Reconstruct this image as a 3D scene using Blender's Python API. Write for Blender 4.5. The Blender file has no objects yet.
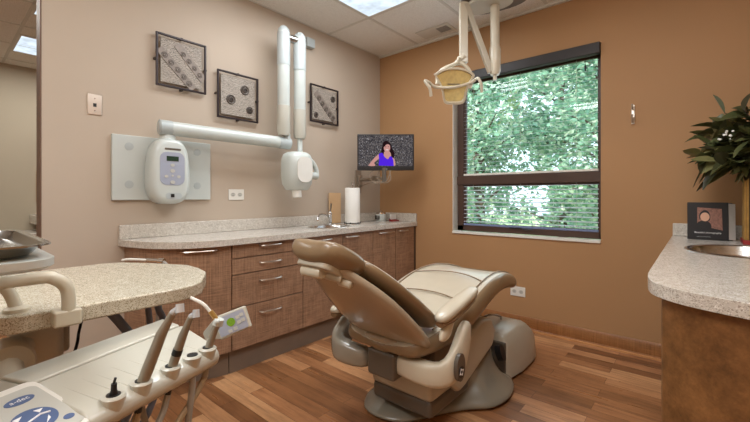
import bpy, bmesh, math, random
from mathutils import Vector, Matrix
random.seed(7)
C = bpy.context.scene.collection
PI = math.pi

# ------------------------------------------------------------------ materials
def lin(c):
    f = lambda u: u/12.92 if u <= .04045 else ((u+.055)/1.055)**2.4
    return (f(c[0]/255), f(c[1]/255), f(c[2]/255), 1)

class NT:
    def __init__(s, name):
        s.m = bpy.data.materials.new(name); s.m.use_nodes = True
        s.t = s.m.node_tree; s.t.nodes.clear()
        s.out = s.n('ShaderNodeOutputMaterial')
    def n(s, typ, **kw):
        o = s.t.nodes.new(typ)
        for k, v in kw.items(): setattr(o, k, v)
        return o
    def l(s, a, b): s.t.links.new(a, b)
    def coord(s, scale=(1, 1, 1), rot=(0, 0, 0)):
        tc = s.n('ShaderNodeTexCoord'); mp = s.n('ShaderNodeMapping')
        mp.inputs['Scale'].default_value = scale; mp.inputs['Rotation'].default_value = rot
        s.l(tc.outputs['Object'], mp.inputs['Vector']); return mp.outputs['Vector']
    def ramp(s, fac, stops):
        r = s.n('ShaderNodeValToRGB'); e = r.color_ramp.elements
        while len(e) < len(stops): e.new(.5)
        for el, (p, c) in zip(e, stops): el.position = p; el.color = c
        s.l(fac, r.inputs['Fac']); return r.outputs['Color']
    def noise(s, vec, scale, detail=3, rough=.5):
        n = s.n('ShaderNodeTexNoise'); n.inputs['Scale'].default_value = scale
        n.inputs['Detail'].default_value = detail; n.inputs['Roughness'].default_value = rough
        s.l(vec, n.inputs['Vector']); return n.outputs['Fac']
    def mix(s, a, b, fac, mode='MIX'):
        m = s.n('ShaderNodeMix', data_type='RGBA', blend_type=mode)
        for sock, v in ((m.inputs[0], fac), (m.inputs[6], a), (m.inputs[7], b)):
            if hasattr(v, 'is_output'): s.l(v, sock)
            else: sock.default_value = v
        return m.outputs[2]
    def bsdf(s, color, rough=.5, metal=0, spec=.5, coat=0, bump=None, bstr=.1, bdist=.002):
        b = s.n('ShaderNodeBsdfPrincipled')
        if hasattr(color, 'is_output'): s.l(color, b.inputs['Base Color'])
        else: b.inputs['Base Color'].default_value = color
        if hasattr(rough, 'is_output'): s.l(rough, b.inputs['Roughness'])
        else: b.inputs['Roughness'].default_value = rough
        b.inputs['Metallic'].default_value = metal
        b.inputs['Specular IOR Level'].default_value = spec
        b.inputs['Coat Weight'].default_value = coat
        b.inputs['Coat Roughness'].default_value = .12
        if bump is not None:
            bp = s.n('ShaderNodeBump'); bp.inputs['Strength'].default_value = bstr; bp.inputs['Distance'].default_value = bdist
            s.l(bump, bp.inputs['Height']); s.l(bp.outputs['Normal'], b.inputs['Normal'])
        s.l(b.outputs['BSDF'], s.out.inputs['Surface']); return b

def m_plain(name, rgb, rough=.45, metal=0, spec=.5, coat=0, var=.06, scale=9, bump=0):
    t = NT(name); v = t.coord(); f = t.noise(v, scale, 4)
    c = lin(rgb); k = 1-var
    col = t.ramp(f, [(.3, (c[0]*k, c[1]*k, c[2]*k, 1)), (.7, (min(1, c[0]*(2-k)), min(1, c[1]*(2-k)), min(1, c[2]*(2-k)), 1))])
    b = t.bsdf(col, rough, metal, spec, coat, t.noise(v, 180, 2) if bump else None, bump)
    return t.m

def m_wall(name, rgb):
    t = NT(name); v = t.coord(); c = lin(rgb)
    f = t.noise(v, 1.3, 2)
    col = t.ramp(f, [(.3, tuple(x*.96 for x in c[:3])+(1,)), (.7, tuple(x*1.03 for x in c[:3])+(1,))])
    t.bsdf(col, .6, 0, .3, 0, t.noise(v, 240, 3), .12, .001); return t.m

def m_floor():
    t = NT('wood_plank_floor'); v = t.coord()
    br = t.n('ShaderNodeTexBrick'); t.l(v, br.inputs['Vector'])
    br.offset = .37; br.offset_frequency = 2; br.squash = 1
    br.inputs['Scale'].default_value = 1; br.inputs['Mortar Size'].default_value = .0009
    br.inputs['Brick Width'].default_value = .74; br.inputs['Row Height'].default_value = .088
    br.inputs['Color1'].default_value = (0, 0, 0, 1); br.inputs['Color2'].default_value = (1, 1, 1, 1)
    br.inputs['Mortar'].default_value = (0, 0, 0, 1); br.inputs['Bias'].default_value = 0
    base = t.ramp(br.outputs['Color'], [(0, lin((128, 86, 54))), (.35, lin((156, 107, 70))), (.65, lin((176, 124, 84))), (1, lin((204, 156, 112)))])
    # grain, shifted plank by plank
    sp = t.n('ShaderNodeSeparateXYZ'); t.l(v, sp.inputs[0])
    cb = t.n('ShaderNodeCombineXYZ')
    mul = t.n('ShaderNodeMath', operation='MULTIPLY'); t.l(sp.outputs[0], mul.inputs[0]); mul.inputs[1].default_value = 2.2
    mu2 = t.n('ShaderNodeMath', operation='MULTIPLY'); t.l(sp.outputs[1], mu2.inputs[0]); mu2.inputs[1].default_value = 26
    mu3 = t.n('ShaderNodeMath', operation='MULTIPLY'); t.l(br.outputs['Color'], mu3.inputs[0]); mu3.inputs[1].default_value = 40
    t.l(mul.outputs[0], cb.inputs[0]); t.l(mu2.outputs[0], cb.inputs[1]); t.l(mu3.outputs[0], cb.inputs[2])
    g = t.noise(cb.outputs[0], 1.3, 5, .65)
    gc = t.ramp(g, [(.28, (.42, .36, .32, 1)), (.5, (.9, .88, .86, 1)), (.75, (1.18, 1.16, 1.12, 1))])
    col = t.mix(base, gc, .75, 'MULTIPLY')
    g2 = t.noise(v, 5, 5, .7)
    col = t.mix(col, t.ramp(g2, [(.3, (.7, .66, .62, 1)), (.65, (1.1, 1.1, 1.1, 1))]), .55, 'MULTIPLY')
    seam = t.ramp(br.outputs['Fac'], [(0, (1, 1, 1, 1)), (1, (.35, .28, .24, 1))])
    col = t.mix(col, seam, 1, 'MULTIPLY')
    r = t.ramp(g, [(.2, (.38,)*3+(1,)), (.8, (.24,)*3+(1,))])
    t.bsdf(col, r, 0, .45, 0, g, .08, .002); return t.m

def m_laminate(name, dark, light, sc=1):
    # woven mid-brown laminate: crossed fine threads over slow blotches
    t = NT(name); v = t.coord()
    h = t.noise(t.coord((6, 6, 240)), sc, 3); w = t.noise(t.coord((200, 200, 5)), sc, 3)
    bl = t.noise(v, 14, 5, .7)
    a = t.n('ShaderNodeMath', operation='ADD'); t.l(h, a.inputs[0]); t.l(w, a.inputs[1])
    b = t.n('ShaderNodeMath', operation='ADD'); t.l(a.outputs[0], b.inputs[0]); t.l(bl, b.inputs[1])
    d = t.n('ShaderNodeMath', operation='DIVIDE'); t.l(b.outputs[0], d.inputs[0]); d.inputs[1].default_value = 3
    t.bsdf(t.ramp(d.outputs[0], [(.36, lin(dark)), (.64, lin(light))]), .42, 0, .4); return t.m

def m_terrazzo(name, base, dark, light, scale=260, dk=.16, lt=.1):
    t = NT(name); v = t.coord()
    vo = t.n('ShaderNodeTexVoronoi'); vo.inputs['Scale'].default_value = scale; t.l(v, vo.inputs['Vector'])
    sp = t.n('ShaderNodeSeparateColor'); t.l(vo.outputs['Color'], sp.inputs[0])
    c = t.ramp(sp.outputs[0], [(0, lin(dark)), (dk, lin(dark)), (dk+.02, lin(base)), (1-lt, lin(base)), (1-lt+.02, lin(light))])
    n = t.noise(v, 45, 3)
    c = t.mix(c, t.ramp(n, [(.35, (.86, .85, .83, 1)), (.65, (1.05, 1.05, 1.05, 1))]), .8, 'MULTIPLY')
    t.bsdf(c, .22, 0, .5, .15); return t.m

def m_tile():
    t = NT('acoustic_ceiling_tile'); v = t.coord()
    n = t.noise(v, 160, 4, .7)
    c = t.ramp(n, [(.36, lin((204, 200, 190))), (.5, lin((232, 229, 222))), (.7, lin((238, 236, 230)))])
    t.bsdf(c, .9, 0, .1, 0, n, .25, .003); return t.m

def m_emit(name, rgb, k, pattern=None):
    t = NT(name); e = t.n('ShaderNodeEmission'); e.inputs['Strength'].default_value = k
    if pattern:
        n = t.noise(t.coord(), pattern, 2)
        t.l(t.ramp(n, [(.3, tuple(x*.7 for x in lin(rgb)[:3])+(1,)), (.6, lin(rgb))]), e.inputs['Color'])
    else: e.inputs['Color'].default_value = lin(rgb)
    t.l(e.outputs[0], t.out.inputs['Surface']); return t.m

def m_glass():
    t = NT('window_glass'); tr = t.n('ShaderNodeBsdfTransparent'); gl = t.n('ShaderNodeBsdfGlossy')
    gl.inputs['Roughness'].default_value = .02; tr.inputs['Color'].default_value = (.93, .97, .96, 1)
    fr = t.n('ShaderNodeFresnel'); fr.inputs['IOR'].default_value = 1.45; mx = t.n('ShaderNodeMixShader')
    t.l(fr.outputs[0], mx.inputs[0]); t.l(tr.outputs[0], mx.inputs[1]); t.l(gl.outputs[0], mx.inputs[2])
    t.l(mx.outputs[0], t.out.inputs['Surface']); return t.m

def m_leaf(name, stops, trans=.4, rough=.4):
    t = NT(name); g = t.n('ShaderNodeNewGeometry')
    c = t.ramp(g.outputs['Random Per Island'], stops)
    b = t.n('ShaderNodeBsdfPrincipled'); b.inputs['Roughness'].default_value = rough; t.l(c, b.inputs['Base Color'])
    tr = t.n('ShaderNodeBsdfTranslucent'); t.l(c, tr.inputs['Color'])
    mx = t.n('ShaderNodeMixShader'); mx.inputs[0].default_value = trans
    t.l(b.outputs[0], mx.inputs[1]); t.l(tr.outputs[0], mx.inputs[2]); t.l(mx.outputs[0], t.out.inputs['Surface']); return t.m

def m_slat():
    t = NT('blind_slat'); b = t.n('ShaderNodeBsdfPrincipled'); b.inputs['Base Color'].default_value = lin((232, 236, 242))
    b.inputs['Roughness'].default_value = .4
    tr = t.n('ShaderNodeBsdfTranslucent'); tr.inputs['Color'].default_value = lin((228, 234, 245))
    mx = t.n('ShaderNodeMixShader'); mx.inputs[0].default_value = .5
    t.l(b.outputs[0], mx.inputs[1]); t.l(tr.outputs[0], mx.inputs[2]); t.l(mx.outputs[0], t.out.inputs['Surface']); return t.m

def m_art(name, a, b, scale):
    t = NT(name); v = t.coord()
    w = t.n('ShaderNodeTexWave', wave_type='BANDS', bands_direction='Z'); w.inputs['Scale'].default_value = scale
    w.inputs['Distortion'].default_value = 9; w.inputs['Detail'].default_value = 3; w.inputs['Detail Scale'].default_value = 3
    t.l(v, w.inputs['Vector'])
    t.bsdf(t.ramp(w.outputs['Fac'], [(.1, lin(a)), (.6, lin(b))]), .6); return t.m

def m_speckle(name, stops, scale, emit=0):
    t = NT(name); v = t.coord()
    vo = t.n('ShaderNodeTexVoronoi'); vo.inputs['Scale'].default_value = scale; t.l(v, vo.inputs['Vector'])
    sp = t.n('ShaderNodeSeparateColor'); t.l(vo.outputs['Color'], sp.inputs[0])
    c = t.ramp(sp.outputs[0], stops)
    if emit:
        e = t.n('ShaderNodeEmission'); e.inputs['Strength'].default_value = emit; t.l(c, e.inputs['Color']); t.l(e.outputs[0], t.out.inputs['Surface'])
    else: t.bsdf(c, .5)
    return t.m

M = {}
M['wall_l'] = m_wall('mauve_beige_paint', (186, 171, 154))
M['wall_b'] = m_wall('tan_brown_paint', (174, 134, 94))
M['wall_far'] = m_wall('khaki_paint', (178, 166, 146))
M['floor'] = m_floor()
M['tile'] = m_tile()
M['tbar'] = m_plain('white_grid_metal', (206, 202, 192), .5, var=.02)
M['lam'] = m_laminate('woven_brown_laminate', (114, 86, 66), (180, 142, 113))
def m_mottled(name, dark, light):
    t = NT(name); n = t.noise(t.coord((1, 1, 1)), 9, 8, .75); f = t.noise(t.coord((1, 1, 1)), 120, 3)
    c = t.mix(t.ramp(n, [(.34, lin(dark)), (.66, lin(light))]), t.ramp(f, [(.3, (.8, .8, .8, 1)), (.7, (1.1, 1.1, 1.1, 1))]), .7, 'MULTIPLY')
    t.bsdf(c, .42, 0, .4); return t.m
M['lam_gold'] = m_mottled('golden_brown_laminate', (98, 66, 36), (146, 102, 60))
M['toe'] = m_plain('taupe_toe_kick', (122, 106, 92), .5, var=.05)
M['stone'] = m_terrazzo('speckled_solid_surface', (208, 202, 192), (164, 154, 142), (230, 227, 220), 420)
M['stone_cart'] = m_terrazzo('speckled_tan_solid_surface', (200, 192, 172), (150, 136, 112), (226, 220, 204), 520, .22)
M['trimwood'] = m_laminate('stained_wood_trim', (124, 78, 40), (166, 112, 64))
M['darkbrown'] = m_plain('dark_bronze_frame', (74, 54, 45), .35, var=.1)
M['valance'] = m_plain('charcoal_valance', (50, 46, 46), .5, var=.1)
M['white'] = m_plain('white_plastic', (226, 224, 216), .35, var=.02)
M['coolwhite'] = m_plain('cool_white_plastic', (196, 203, 199), .3, coat=.2, var=.02)
M['armgrey'] = m_plain('pale_grey_plastic', (176, 184, 184), .35, var=.02)
M['sleeve'] = m_plain('warm_pale_grey_plastic', (188, 186, 174), .35, var=.02)
M['plate'] = m_plain('pale_grey_panel', (194, 200, 196), .4, var=.02)
M['cream'] = m_plain('cream_plastic', (204, 196, 176), .32, coat=.2, var=.03)
M['cream2'] = m_plain('warm_grey_plastic', (184, 176, 158), .32, coat=.25, var=.03)
M['headtop'] = m_plain('light_warm_grey_enamel', (192, 190, 177), .3, coat=.3, var=.02)
M['greygreen'] = m_plain('warm_grey_enamel', (154, 148, 134), .22, coat=.5, var=.03)
M['base_grey'] = m_plain('glossy_taupe_base', (130, 124, 110), .18, coat=.6, var=.04)
M['dkgrey'] = m_plain('dark_taupe_plastic', (92, 84, 74), .35, coat=.2, var=.06)
M['black'] = m_plain('black_plastic', (24, 24, 26), .4, var=.1)
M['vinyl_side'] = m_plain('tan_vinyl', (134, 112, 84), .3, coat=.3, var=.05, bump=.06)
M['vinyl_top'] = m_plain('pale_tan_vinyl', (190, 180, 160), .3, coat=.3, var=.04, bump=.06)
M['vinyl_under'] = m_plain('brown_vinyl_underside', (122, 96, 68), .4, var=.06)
M['shell'] = m_plain('fawn_shell_plastic', (168, 152, 130), .22, coat=.5, var=.03)
M['steel'] = m_plain('brushed_steel', (196, 196, 194), .22, 1, var=.05, scale=30)
M['tray'] = m_plain('polished_tray_steel', (170, 170, 168), .18, 1, var=.04)
M['chrome'] = m_plain('chrome', (215, 215, 215), .08, 1, var=.02)
M['nickel'] = m_plain('satin_nickel', (206, 198, 188), .28, 1, var=.04)
M['bronze'] = m_plain('dull_handpiece_metal', (150, 144, 130), .28, .3, var=.08)
M['bar'] = m_plain('grey_brown_bar', (132, 121, 112), .5, .2, var=.15, scale=60)  # tone of the diagonal shadows painted over the picture panels
M['steelpale'] = m_plain('pale_polished_metal', (206, 210, 214), .2, .3, var=.02)
M['pewter'] = m_plain('dark_pewter', (66, 58, 54), .45, .5, var=.2, scale=60)
M['hose_tan'] = m_plain('tan_hose_rubber', (152, 128, 96), .5, var=.05)
M['hose_grey'] = m_plain('grey_hose_rubber', (150, 144, 134), .5, var=.05)
M['hose_blue'] = m_plain('blue_grey_hose_rubber', (104, 110, 124), .5, var=.05)
M['blue'] = m_plain('navy_blue_print', (78, 98, 138), .4, var=.08)
M['brk'] = m_plain('warm_grey_metal', (150, 136, 120), .4, .3, var=.05)
M['padface'] = m_plain('light_grey_membrane', (188, 188, 180), .4, var=.02)
M['keypad'] = m_plain('blue_grey_keypad', (160, 166, 182), .4, var=.03)
M['lcd'] = m_plain('green_black_display', (38, 62, 48), .2, var=.1)
M['green'] = m_emit('lit_green_button', (150, 186, 60), .6, 400)
M['glass'] = m_glass()
M['slat'] = m_slat()
M['blindrail'] = m_plain('blue_grey_blind_rail', (120, 134, 170), .4, var=.05)
M['paper'] = m_plain('white_paper', (236, 234, 228), .8, var=.02, bump=.1)
M['cardtan'] = m_plain('tan_panel', (206, 172, 132), .6, var=.04)
M['art'] = m_art('etched_pewter', (98, 90, 82), (172, 162, 150), 30)
M['art_f'] = m_plain('black_metal_frame', (46, 36, 38), .35, .3, var=.1)
M['ring'] = m_plain('bronze_rings', (82, 73, 66), .4, .4, var=.25, scale=70)
M['lens'] = m_emit('prismatic_light_lens', (226, 240, 252), 1.25, 9)
M['white_print'] = m_plain('white_print', (240, 240, 240), .5, var=.01)
M['reflector'] = m_plain('warm_mirror_reflector', (224, 204, 142), .2, .45, var=.15, scale=40)
M['red'] = m_plain('dark_red_card', (140, 30, 30), .5, var=.1)
M['gold'] = m_plain('gilt_stripe', (176, 140, 78), .35, .5, var=.15, scale=40)
M['darkgold'] = m_plain('dark_brown_lacquer', (60, 38, 26), .35, var=.15)
M['bookblack'] = m_plain('black_book_cover', (22, 22, 26), .45, var=.05)
M['skin'] = m_plain('printed_skin_tone', (216, 168, 140), .5, var=.03)
M['hairprint'] = m_plain('printed_dark_hair', (44, 28, 24), .5, var=.1)
M['bookbg'] = m_speckle('printed_brown_backdrop', [(0, lin((96, 62, 54))), (.5, lin((140, 98, 84))), (1, lin((176, 128, 110)))], 500)
M['scr_bg'] = m_speckle('screen_mottled_backdrop', [(0, lin((52, 50, 56))), (.5, lin((88, 84, 88))), (.9, lin((128, 120, 116))), (1, lin((176, 174, 180)))], 140, .75)
M['scr_skin'] = m_emit('screen_skin', (214, 158, 150), .85)
M['scr_hair'] = m_emit('screen_hair', (44, 26, 30), .7)
M['scr_dress'] = m_emit('screen_purple', (84, 40, 226), .95)
M['scr_white'] = m_emit('screen_white', (240, 235, 235), .9)
M['bark'] = m_plain('grey_brown_bark', (92, 78, 64), .9, var=.2, scale=20)
M['leaf'] = m_leaf('broad_green_leaves', [(0, lin((104, 150, 132))), (.4, lin((146, 188, 162))), (.7, lin((182, 212, 186))), (.86, lin((220, 232, 208))), (1, lin((244, 246, 232)))], .5, .3)
M['leaf2'] = m_leaf('yellow_green_leaves', [(0, lin((126, 160, 112))), (.5, lin((172, 196, 138))), (1, lin((226, 232, 190)))], .45, .3)
M['plantleaf'] = m_leaf('dark_olive_leaves', [(0, lin((58, 48, 36))), (.3, lin((72, 78, 46))), (.7, lin((98, 102, 62))), (1, lin((128, 122, 78)))], .1, .35)
M['lawn'] = m_plain('outdoor_grass', (150, 172, 120), .9, var=.2, scale=4)
M['path'] = m_plain('pale_concrete_path', (226, 214, 206), .9, var=.06, scale=3)

# ------------------------------------------------------------------ mesh builder
class MB:
    def __init__(s): s.b = bmesh.new(); s.mi = 0
    def _f(s, fs):
        for f in fs: f.material_index = s.mi
    def faces(s, pts, fs):
        v = [s.b.verts.new(p) for p in pts]; out = []
        for f in fs:
            try: out.append(s.b.faces.new([v[i] for i in f]))
            except ValueError: pass
        s._f(out); return v
    def box(s, a, b, X=None):
        x0, x1 = sorted((a[0], b[0])); y0, y1 = sorted((a[1], b[1])); z0, z1 = sorted((a[2], b[2]))
        p = [Vector(q) for q in ((x0,y0,z0),(x1,y0,z0),(x1,y1,z0),(x0,y1,z0),(x0,y0,z1),(x1,y0,z1),(x1,y1,z1),(x0,y1,z1))]
        if X: p = [X @ q for q in p]
        s.faces(p, [(3,2,1,0),(4,5,6,7),(0,1,5,4),(1,2,6,5),(2,3,7,6),(3,0,4,7)]); return s
    def loft(s, rings, caps=True, closed=False):
        n = len(rings[0]); V = [[s.b.verts.new(Vector(p)) for p in r] for r in rings]; out = []
        seq = list(range(len(V)))
        for i in range(len(V)-(0 if closed else 1)):
            A, B = V[i], V[(i+1) % len(V)]
            for j in range(n):
                try: out.append(s.b.faces.new((A[j], A[(j+1) % n], B[(j+1) % n], B[j])))
                except ValueError: pass
        if caps and not closed:
            for r in (V[0][::-1], V[-1]):
                try: out.append(s.b.faces.new(r))
                except ValueError: pass
        s._f(out); return s
    def prism(s, poly, fn, a, b):
        return s.loft([[fn(p, a) for p in poly], [fn(p, b) for p in poly]])
    def tube(s, pts, r, n=12, X=None, flat=1):
        pts = [Vector(p) for p in pts]
        if X: pts = [X @ p for p in pts]
        rs = r if isinstance(r, (list, tuple)) else [r]*len(pts)
        rings = []; up = None
        for i, p in enumerate(pts):
            d = (pts[min(i+1, len(pts)-1)]-pts[max(i-1, 0)]).normalized()
            if up is None:
                up = Vector((0,0,1)) if abs(d.z) < .9 else Vector((1,0,0))
            u = (up-d*up.dot(d)).normalized(); w = d.cross(u); up = u
            rings.append([p+(u*math.cos(2*PI*k/n)*flat+w*math.sin(2*PI*k/n))*rs[i] for k in range(n)])
        return s.loft(rings)
    def lathe(s, prof, c=(0,0,0), n=24, X=None):
        c = Vector(c); rings = []
        for r, z in prof:
            ring = [c+Vector((r*math.cos(2*PI*k/n), r*math.sin(2*PI*k/n), z)) for k in range(n)]
            rings.append([X @ p for p in ring] if X else ring)
        return s.loft(rings)
    def ell(s, c, r, X=None, n=20, m=12):
        rings = []
        for i in range(m+1):
            a = -PI/2+PI*i/m; a = max(min(a, PI/2-.02), -PI/2+.02)
            ring = [Vector((c[0]+r[0]*math.cos(a)*math.cos(2*PI*k/n), c[1]+r[1]*math.cos(a)*math.sin(2*PI*k/n), c[2]+r[2]*math.sin(a))) for k in range(n)]
            rings.append([X @ p for p in ring] if X else ring)
        return s.loft(rings)
    def plate_hole(s, outer, inner, z0, z1):
        # flat slab with one hole through it
        for z in (z0, z1):
            es = []
            for loop in (outer, inner):
                v = [s.b.verts.new((p[0], p[1], z)) for p in loop]
                es += [s.b.edges.new((v[i], v[(i+1) % len(v)])) for i in range(len(v))]
            g = bmesh.ops.triangle_fill(s.b, use_beauty=True, use_dissolve=False, edges=es)
            s._f([f for f in g['geom'] if isinstance(f, bmesh.types.BMFace)])
        for loop in (outer, inner):
            s.loft([[(p[0], p[1], z0) for p in loop], [(p[0], p[1], z1) for p in loop]], caps=False)
        bmesh.ops.remove_doubles(s.b, verts=s.b.verts, dist=1e-6); return s
    def build(s, name, mats, parent=None, bevel=0, seg=2, sub=0, angle=38, fix=True):
        if fix: bmesh.ops.recalc_face_normals(s.b, faces=s.b.faces)
        me = bpy.data.meshes.new(name); s.b.to_mesh(me); s.b.free()
        for m in (mats if isinstance(mats, (list, tuple)) else [mats]): me.materials.append(m)
        for p in me.polygons: p.use_smooth = True
        o = bpy.data.objects.new(name, me); C.objects.link(o)
        if bevel:
            b = o.modifiers.new('bevel', 'BEVEL'); b.width = bevel; b.segments = seg; b.limit_method = 'ANGLE'
            b.angle_limit = math.radians(35); b.harden_normals = True
        elif sub:
            u = o.modifiers.new('sub', 'SUBSURF'); u.levels = sub; u.render_levels = sub
        else: me.set_sharp_from_angle(angle=math.radians(angle))
        if parent:
            o.parent = parent
            if parent.type == 'EMPTY': o.location = -parent.location
        return o

def tag(o, label, cat, group=None, kind=None):
    o['label'] = label; o['category'] = cat
    if group: o['group'] = group
    if kind: o['kind'] = kind
    return o
def thing(name, label, cat, loc=(0,0,0), group=None):
    o = bpy.data.objects.new(name, None); o.empty_display_size = .05; C.objects.link(o); o.location = loc
    return tag(o, label, cat, group)
def struct(o): o['kind'] = 'structure'; return o
def copy_tree(o, loc, label, name=None):
    c = o.copy(); C.objects.link(c); c.location = loc; c['label'] = label
    for ch in o.children:
        d = ch.copy(); C.objects.link(d); d.parent = c
        for g in ch.children:
            e = g.copy(); C.objects.link(e); e.parent = d
    return c
def text(name, s, size, X, mat, parent, align='CENTER'):
    cu = bpy.data.curves.new(name, 'FONT'); cu.body = s; cu.size = size; cu.align_x = align; cu.align_y = 'CENTER'
    t = bpy.data.objects.new('tmp', cu); C.objects.link(t)
    bpy.context.view_layer.update()
    me = bpy.data.meshes.new_from_object(t.evaluated_get(bpy.context.evaluated_depsgraph_get()))
    bpy.data.objects.remove(t); me.transform(X); me.materials.clear(); me.materials.append(mat)
    o = bpy.data.objects.new(name, me); C.objects.link(o); o.parent = parent
    if parent.type == 'EMPTY': o.location = -parent.location
    return o
def frame(o, x, y):
    # matrix with origin o, local X along x, local Y along y, Z their cross
    x = Vector(x).normalized(); y = Vector(y); y = (y-x*y.dot(x)).normalized(); z = x.cross(y)
    m = Matrix((x, y, z)).transposed().to_4x4(); m.translation = Vector(o); return m
def ellipse2(cx, cy, rx, ry, n=24, a0=0):
    return [(cx+rx*math.cos(a0+2*PI*k/n), cy+ry*math.sin(a0+2*PI*k/n)) for k in range(n)]
def rrect(x0, y0, x1, y1, r, n=5):
    out = []
    for cx, cy, a in ((x1-r, y0+r, -PI/2), (x1-r, y1-r, 0), (x0+r, y1-r, PI/2), (x0+r, y0+r, PI)):
        out += [(cx+r*math.cos(a+PI/2*k/n), cy+r*math.sin(a+PI/2*k/n)) for k in range(n+1)]
    return out
def smooth_path(pts, n=8):
    pts = [Vector(p) for p in pts]; P = [pts[0]*2-pts[1]]+pts+[pts[-1]*2-pts[-2]]; out = []
    for i in range(1, len(P)-2):
        for k in range(n):
            t = k/n; a, b, c, d = P[i-1:i+3]
            out.append(.5*((2*b)+(c-a)*t+(2*a-5*b+4*c-d)*t*t+(3*b-a-3*c+d)*t**3))
    return out+[pts[-1]]

ZC = 2.614            # ceiling height
# ------------------------------------------------------------------ the setting
struct(MB().box((-3.6, -4.6, -.05), (3.35, .16, 0)).build('floor', M['floor']))
struct(MB().box((-.10, -2.80, 0), (0, .0, ZC)).build('wall_left', M['wall_l']))
struct(MB().box((-.10, -2.806, 0), (.002, -2.80, ZC)).build('trim_1', m_plain('dark_corner_guard', (104, 78, 62), .5, var=.05)))
W0, W1, S0, S1 = .885, 2.098, .765, 2.225
mb = MB()
mb.box((-3.6, 0, 0), (W0, .16, ZC)); mb.box((W1, 0, 0), (3.35, .16, ZC))
mb.box((W0, 0, 0), (W1, .16, S0)); mb.box((W0, 0, S1), (W1, .16, ZC))
struct(mb.build('wall_back', M['wall_b']))
struct(MB().box((3.15, -4.6, 0), (3.3, 0, ZC)).build('wall_right', M['wall_b']))
struct(MB().box((-3.6, -4.75, 0), (3.35, -4.6, ZC)).build('wall_front', M['wall_l']))
struct(MB().box((-3.53, -4.6, 0), (-3.38, 0, ZC)).build('wall_far', M['wall_far']))
struct(MB().box((-3.6, -4.75, ZC), (3.35, .16, ZC+.05)).build('ceiling', M['tile']))
mb = MB()
for k in range(-7, 5): 
    x = .51+.61*k; mb.box((x-.012, -4.6, ZC-.004), (x+.012, 0, ZC+.002))
for y in (-.762, -1.98, -3.2, -4.42): mb.box((-.0, y-.012, ZC-.004), (3.15, y+.012, ZC+.002))
for y in (-.22, -1.43, -2.65, -3.87): mb.box((-3.38, y-.012, ZC-.004), (-.12, y+.012, ZC+.002))
mb.box((0, -.022, ZC-.02), (3.15, 0, ZC+.001)); mb.box((0, -2.8, ZC-.004), (.016, 0, ZC+.001)); mb.box((3.13, -4.6, ZC-.02), (3.15, 0, ZC+.001))
struct(mb.build('trim_2', M['tbar']))
bb = [(0, 0), (-.012, 0), (-.02, .004), (-.02, .016), (-.013, .022), (-.013, .098), (-.006, .108), (0, .108)]
mb = MB().prism(bb, lambda p, t: (t, p[0], p[1]), .46, 2.56)
struct(mb.build('baseboard_back', M['trimwood']))
struct(MB().prism([(-.013, 0), (-.03, 0), (-.028, .012), (-.013, .018)], lambda p, t: (t, p[0], p[1]), .46, 2.56).build('trim_3', m_laminate('light_shoe_moulding', (176, 120, 72), (206, 150, 98))))

# window
win = bpy.data.objects.new('window_1', None); C.objects.link(win); win.location = (1.49, .08, S0); struct(win)
mb = MB()
fy0, fy1 = .075, .125; fx0 = W0+.012; fx1 = W1-.004; fz0 = S0+.01; fz1 = S1-.01
mb.box((fx0, fy0, fz0), (fx0+.062, fy1, fz1)); mb.box((fx1-.022, fy0, fz0), (fx1, fy1, fz1))
mb.box((fx0, fy0, fz0), (fx1, fy1, fz0+.052)); mb.box((fx0, fy0, fz1-.05), (fx1, fy1, fz1)); mb.box((fx0, fy0-.012, 1.205), (fx1, fy1, 1.285))
mb.build('window_frame', M['darkbrown'], win, bevel=.004)
mb = MB()
for z0, z1 in ((fz0+.05, 1.207), (1.283, fz1-.048)):
    a, b = fx0+.06, fx1-.020
    mb.box((a, .09, z0), (a+.022, .118, z1)); mb.box((b-.012, .09, z0), (b, .118, z1)); mb.box((a, .09, z0), (b, .118, z0+.022)); mb.box((a, .09, z1-.022), (b, .118, z1))
mb.build('sash', M['darkbrown'], win, bevel=.002)
for z0, z1 in ((fz0+.05, 1.207), (1.283, fz1-.048)):
    MB().box((fx0+.06, .103, z0), (fx1-.020, .106, z1)).build('glass_pane', M['glass'], win)
MB().box((W0, -.012, S0-.012), (W1, .078, S0+.008)).build('sill', M['white'], win, bevel=.004)
mb = MB(); mb.box((1.40, .062, fz0+.045), (1.50, .08, fz0+.056)); mb.tube([(1.50, .06, fz0+.05), (1.54, .052, fz0+.044), (1.60, .05, fz0+.046)], .006, 8)
mb.build('crank_handle', M['black'], win)
MB().box((W0-.001, .002, S0), (W0+.006, .158, S1)).build('reveal', M['white'], win)

# blinds behind each pane's inner edge
bl = thing('window_blind', 'open white slat blind under a charcoal valance, filling the tall upper pane', 'blind', (1.49, .08, 1.29), 'blinds in the window')
MB().box((W0+.01, -.03, 2.143), (W1-.002, .03, 2.224)).build('valance', M['valance'], bl, bevel=.006)
def slats(parent, z0, z1, pitch, hw, deg):
    mb = MB(); z = z0; a = math.radians(deg)
    while z < z1:
        prof = [(-hw+hw/3*k, .0012*(1-((k-3)/3)**2)) for k in range(7)]
        prof = prof+[(u, h-.001) for u, h in prof[::-1]]
        mb.prism(prof, lambda p, t, z=z: (t, .088+p[0]*math.cos(a)-p[1]*math.sin(a), z+p[0]*math.sin(a)+p[1]*math.cos(a)), fx0+.064, fx1-.024); z += pitch
    mb.build('slats', M['slat'], parent)
def cords(parent, z0, z1):
    for x in (1.06, 1.49, 1.92):
        MB().tube([(x, .0745, z0), (x, .0745, z1)], .0008, 5).build('ladder_cord', M['white'], parent)
slats(bl, 1.335, 2.15, .036, .0125, 10); cords(bl, 1.31, 2.15)
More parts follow.
